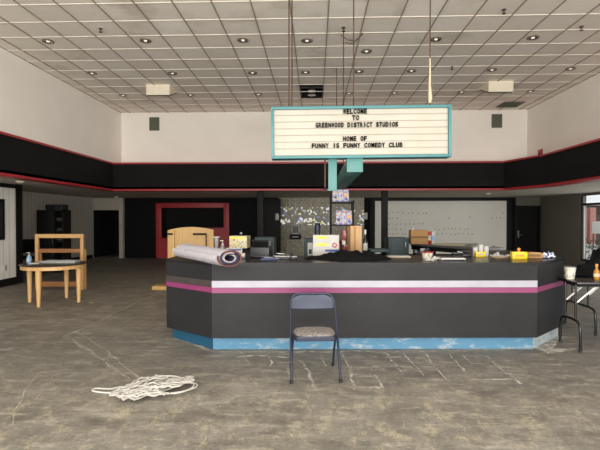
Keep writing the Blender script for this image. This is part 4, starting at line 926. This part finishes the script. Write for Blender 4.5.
# teal low shelf right of the wine bottle
a, b = at(371, 251, 6.9), at(390, 251, 6.9); t = thing('teal_shelf', 'flat teal shelf top right of the wine bottle', 'shelf', ((a.x + b.x) / 2, 7.1, BT)); B((0, 0, a.z - BT), (b.x - a.x, .4, .04), .006).build('shelf', 'teal_dark', t)
for x in (-.1, .1): B((x, 0, (a.z - BT) / 2 - .01), (.03, .36, a.z - BT - .03)).build('support', 'black', t)
# ------------------------------------------------------------------ work table behind, right
a = at(404, 241.5, 9.6); b = at(474, 250, 7.5)
wt = thing('work_table', 'long grey work table behind the counter below the pale board', 'table', (0, 0, 0))
zt3 = 1.08
P_ = [atz(404, 243, zt3), atz(440, 242.5, zt3), atz(473, 249.5, zt3), atz(462, 252, zt3)]
fx = MB(); fx.prism([(1.95, 9.3), (3.3, 9.3), (3.3, 7.95), (2.75, 7.95)], zt3 - .04, zt3); fx.build('tabletop', 'grey_metal', wt, False)
fx = MB(); fx.prism([(1.97, 9.28), (2.75, 7.98), (2.80, 8.0), (2.05, 9.28)], zt3 - .12, zt3 - .04); fx.build('apron', 'black', wt, False)
for (x, y) in ((2.05, 9.22), (3.22, 9.22), (3.22, 8.5), (2.85, 8.45)): B((x, y, (zt3 - .04) / 2), (.05, .05, zt3 - .04)).build('leg', 'grey_metal', wt)
a, b = at(410, 241, 9.1), at(427, 241, 9.1); t = thing('cardboard_box', 'low brown cardboard box on the work table below the pale board', 'box', ((a.x + b.x) / 2, 9.12, zt3)); hh = at(415, 230, 9.1).z - zt3; B((0, 0, hh / 2), (b.x - a.x, .24, hh), .004).build('carton', 'card', t); B((0, -.122, hh * .5), (b.x - a.x, .003, .03)).build('tape', 'card_dark', t)
t = thing('paper_cup', 'white paper cup on top of the low brown cardboard box', 'cup', (a.x + .06, 9.12, zt3 + hh)); MB().lathe([(0, 0), (.03, 0), (.04, .05), (.038, .05), (.028, .006), (0, .006)], seg=14).build('cup', 'paper', t); MB().lathe([(.038, .047), (.043, .05), (.038, .053)], seg=14).build('rim', 'white_plastic', t)
for (px, m1, m2, lab) in ((430.2, 'red', 'print_tub', 'red drinks can beside the low brown cardboard box'), (433.6, 'white_plastic', 'soap', 'white and blue drinks can right of the red can')):
    p = at(px, 241, 9.0); h_ = at(px, 231.5, 9.0).z - zt3
    t = thing('drinks_can', lab, 'can', (p.x, 9.05, zt3), 0, 'cans on the work table'); MB().lathe([(0, 0), (.028, 0), (.034, .012), (.034, h_ - .014), (.028, h_), (0, h_)], seg=16).build('can', m1, t); MB().lathe([(.0345, h_ * .3), (.0345, h_ * .7)], seg=16).build('can_label', m2, t)
t = thing('paper_sheaf', 'beige paper sheaf on the work table', 'paper', (2.62, 8.75, zt3), -.5); B((0, 0, .006), (.55, .34, .012), .002).build('sheets', 'beige_paper', t); B((.04, .02, .014), (.5, .3, .004), .001, (0, 0, .1)).build('top_sheet', 'beige_paper', t)
t = thing('paper_sheaf', 'white paper sheaf at the near end of the work table', 'paper', (3.02, 8.3, zt3), .2); B((0, 0, .008), (.3, .22, .016), .002).build('sheets', 'paper', t); B((.02, .02, .019), (.28, .2, .005), .001, (0, 0, .2)).build('top_sheet', 'paper', t)
p = at(420, 250, 8.4); t = thing('pedestal_box', 'small grey box on a black pedestal at the work table edge', 'box', (p.x, 8.2, 0)); B((0, 0, .48), (.3, .2, .96), .006).build('pedestal', 'black', t); B((0, -.02, 1.0), (.1, .06, .1), .01).build('housing', 'grey_metal', t)
# ------------------------------------------------------------------ right group on the counter
c = on(402, 258.5); t = thing('beige_folder', 'flat beige folder right of the black cloth on the counter', 'folder', (c[0], 6.2, TOP), -.05); B((0, 0, .006), (.3, .2, .012), .002).build('cover', 'beige_paper', t); B((.02, .0, .014), (.26, .17, .004), .001).build('sheet', 'paper', t)
c = on(428.5, 259.5); t = thing('plastic_tub', 'white plastic tub with a red rim on the counter', 'tub', (c[0], c[1] + .06, TOP))
MB().lathe([(0, 0), (.055, 0), (.06, .006), (.072, .085), (.068, .085), (.056, .01), (0, .01)], seg=22).build('tub', 'print_tub', t); MB().lathe([(.069, .08), (.078, .084), (.078, .096), (.07, .098), (.066, .09)], seg=22).build('rim', 'red', t)
o = MB(); rr2 = random.Random(9)
for k in range(5): o.box((rr2.uniform(-.025, .025), rr2.uniform(-.02, .02), .085 + .01 * k), (.03, .03, .04), .006, (rr2.random(), rr2.random(), rr2.random()))
tag(o.build('tub_contents', 'dark_gear', loc=(c[0], c[1] + .06, TOP)), 'dark odds and ends heaped in the red-rimmed tub', 'clutter', kind='stuff')
def crumple(name, label, c, L, D, H, seed, m='paper', cat_='paper'):
    def fn(u, v):
        x, y = (u - .5) * 2, (v - .5) * 2; e = 1 - max(abs(x), abs(y)) ** 4
        n = abs(noise.noise((x * 1.7 + seed, y * 1.7, seed))); return (x * L / 2 * (1 + .15 * noise.noise((y * 2, seed, 0))), y * D / 2 * (1 + .15 * noise.noise((x * 2, 0, seed))), .003 + H * (n * 1.3 * (.3 + .7 * e)))
    o = MB().grid(16, 12, fn).build(name, m, loc=c, smooth=False); return tag(o, label, cat_)
for (px, py, L, lab, sd_) in ((430, 261, .1, 'small crumpled white paper in front of the red-rimmed tub', 1), (437, 260, .12, 'crumpled white paper right of the red-rimmed tub', 2)):
    c = on(px, py); crumple('crumpled_paper', lab, (c[0], c[1] + .03, TOP), L, .09, .06, sd_)
c = on(454, 261); t = thing('device_bar', 'long pale flat bar-shaped device on the counter right of the crumpled papers', 'device', (c[0], c[1] + .06, TOP), .03); B((0, 0, .02), (.3, .09, .028), .008).build('body', 'white_plastic', t); B((0, -.046, .012), (.28, .006, .012)).build('slot', 'black', t); B((0, 0, .003), (.32, .11, .006), .001).build('base', 'dark_gear', t)
c = on(459, 257.5); t = thing('desk_stapler', 'black stapler with white top behind the pale strip', 'stapler', (c[0], c[1] + .06, TOP), .1); B((0, 0, .01), (.15, .05, .02), .006).build('base', 'dark_gear', t); B((0, 0, .045), (.15, .04, .03), .01, (0, .16, 0)).build('arm', 'black_gloss', t); B((.03, -.0, .068), (.07, .03, .012), .004, (0, .16, 0)).build('cap', 'white_plastic', t)
def ybox(px0, px1, py0, py1, lab, knob):
    c = on((px0 + px1) / 2, py1); w = (px1 - px0) / 450 * c[1]; h_ = (py1 - py0) / 450 * c[1]
    t = thing('yellow_box', lab, 'box', (c[0], c[1] + .03, TOP)); B((0, 0, h_ / 2), (w, .07, h_), .004).build('carton', 'yellow', t); B((0, -.0355, h_ * .5), (w * .6, .003, h_ * .3)).build('print_band', 'orange' if knob else 'stripe_white', t)
    if knob: MB().lathe([(0, h_), (.02, h_), (.014, h_ + .015), (.016, h_ + .02), (.022, h_ + .03), (.02, h_ + .045), (0, h_ + .055)], seg=14).build('knob', 'orange', t)
ybox(476, 485.3, 251.8, 256.8, 'small yellow box in front of the white cups', False); ybox(512.5, 527, 252, 259, 'larger yellow box with an orange knob near the counter\'s right end', True)
cw_ = None
for (px, h_, lab) in ((473.5, .125, 'leftmost white paper cup behind the small yellow box'), (479, .165, 'tallest white paper cup stack, middle of the three'), (484.3, .14, 'rightmost white paper cup behind the small yellow box')):
    p = at(px, 256, 6.42); t = thing('paper_cup', lab, 'cup', (p.x, 6.35, TOP), 0, 'white cups on the counter')
    s0 = .028; MB().lathe([(0, 0), (s0, 0), (s0 + .008, h_), (s0 + .005, h_), (s0 - .004, .008), (0, .008)], seg=16).build('cup', 'paper', t)
    MB().lathe([(s0 + .004, h_ - .003), (s0 + .012, h_), (s0 + .004, h_ + .004)], seg=16).build('rim', 'white_plastic', t)
c = on(490, 256); crumple('crumpled_paper', 'wrinkled white paper right of the white cups', (c[0] + .05, 6.30, TOP), .15, .14, .08, 5)
c = on(500, 255.8); crumple('crumpled_paper', 'wrinkled white paper left of the larger yellow box', (c[0] + .06, 6.26, TOP), .15, .12, .06, 8)
c = on(470, 256); t = thing('black_tray', 'flat black tray behind the small yellow box', 'tray', (c[0] - .12, 6.36, TOP)); B((0, 0, .012), (.22, .12, .024), .006).build('tray', 'black_gloss', t); B((0, 0, .028), (.2, .08, .01), .003).build('lid', 'dark_gear', t)
c = on(505, 258); t = thing('brown_card', 'loose brown card left of the larger yellow box', 'card', (c[0] - .05, c[1] + .05, TOP), .2); B((0, 0, .005), (.2, .1, .01), .002).build('card', 'card', t); B((.03, .0, .013), (.12, .07, .006), .001, (0, 0, .3)).build('slip', 'paper', t)
c = on(535.5, 258.5); t = thing('snack_packet', 'brown snack carton between the yellow box and the blue wrapper', 'packet', (c[0] - .01, c[1] + .06, TOP), -.1); B((0, 0, .035), (.22, .12, .07), .012).build('packet', 'card', t); B((0, -.061, .04), (.16, .003, .03)).build('print_band', 'card_dark', t); B((0.02, 0, .074), (.16, .1, .008), .002, (0, .05, .1)).build('flap', 'card_light', t)
c = on(548, 258.5); crumple('plastic_wrapper', 'blue and white plastic wrapper at the counter\'s right end', (c[0] + .035, c[1] + .07, TOP), .15, .12, .16, 3, 'print')
bpy.data.objects['plastic_wrapper'].data.materials[0] = spots('wrapper_print', rgb(226, 226, 230), [rgb(110, 126, 190), rgb(196, 200, 220)], 30, .5)

# ------------------------------------------------------------------ light
w = bpy.data.worlds.new('sky'); sc.world = w; w.use_nodes = True
bgn = w.node_tree.nodes['Background']; bgn.inputs[0].default_value = (.93, .97, 1, 1); bgn.inputs[1].default_value = 1.1
def area(name, loc, rot, sx, sy, e, col=(1, 1, 1)):
    l = bpy.data.lights.new(name, 'AREA'); l.shape = 'RECTANGLE'; l.size = sx; l.size_y = sy; l.energy = e; l.color = col
    o = bpy.data.objects.new(name, l); C.objects.link(o); o.location = loc; o.rotation_euler = rot; return o
area('sky_daylight', (.6, YF - .1, 3.3), (PI / 2 - .55, 0, 0), 12.5, 2.4, 570, (.97, .97, .95))
area('ground_bounce', (.6, YF - .1, .9), (PI / 2 + .6, 0, 0), 12.5, 1.7, 860, (1, .96, .90))  # added lamp tilted upward to brighten the ceiling
area('front_daylight', (.6, YF - .15, 2.3), (PI / 2, 0, 0), 12.5, 4.2, 90, (1, .965, .91))
area('side_daylight', (9.4, 11, 1.25), (PI / 2, 0, PI / 2), 8, 2.0, 80, (.93, .97, 1))
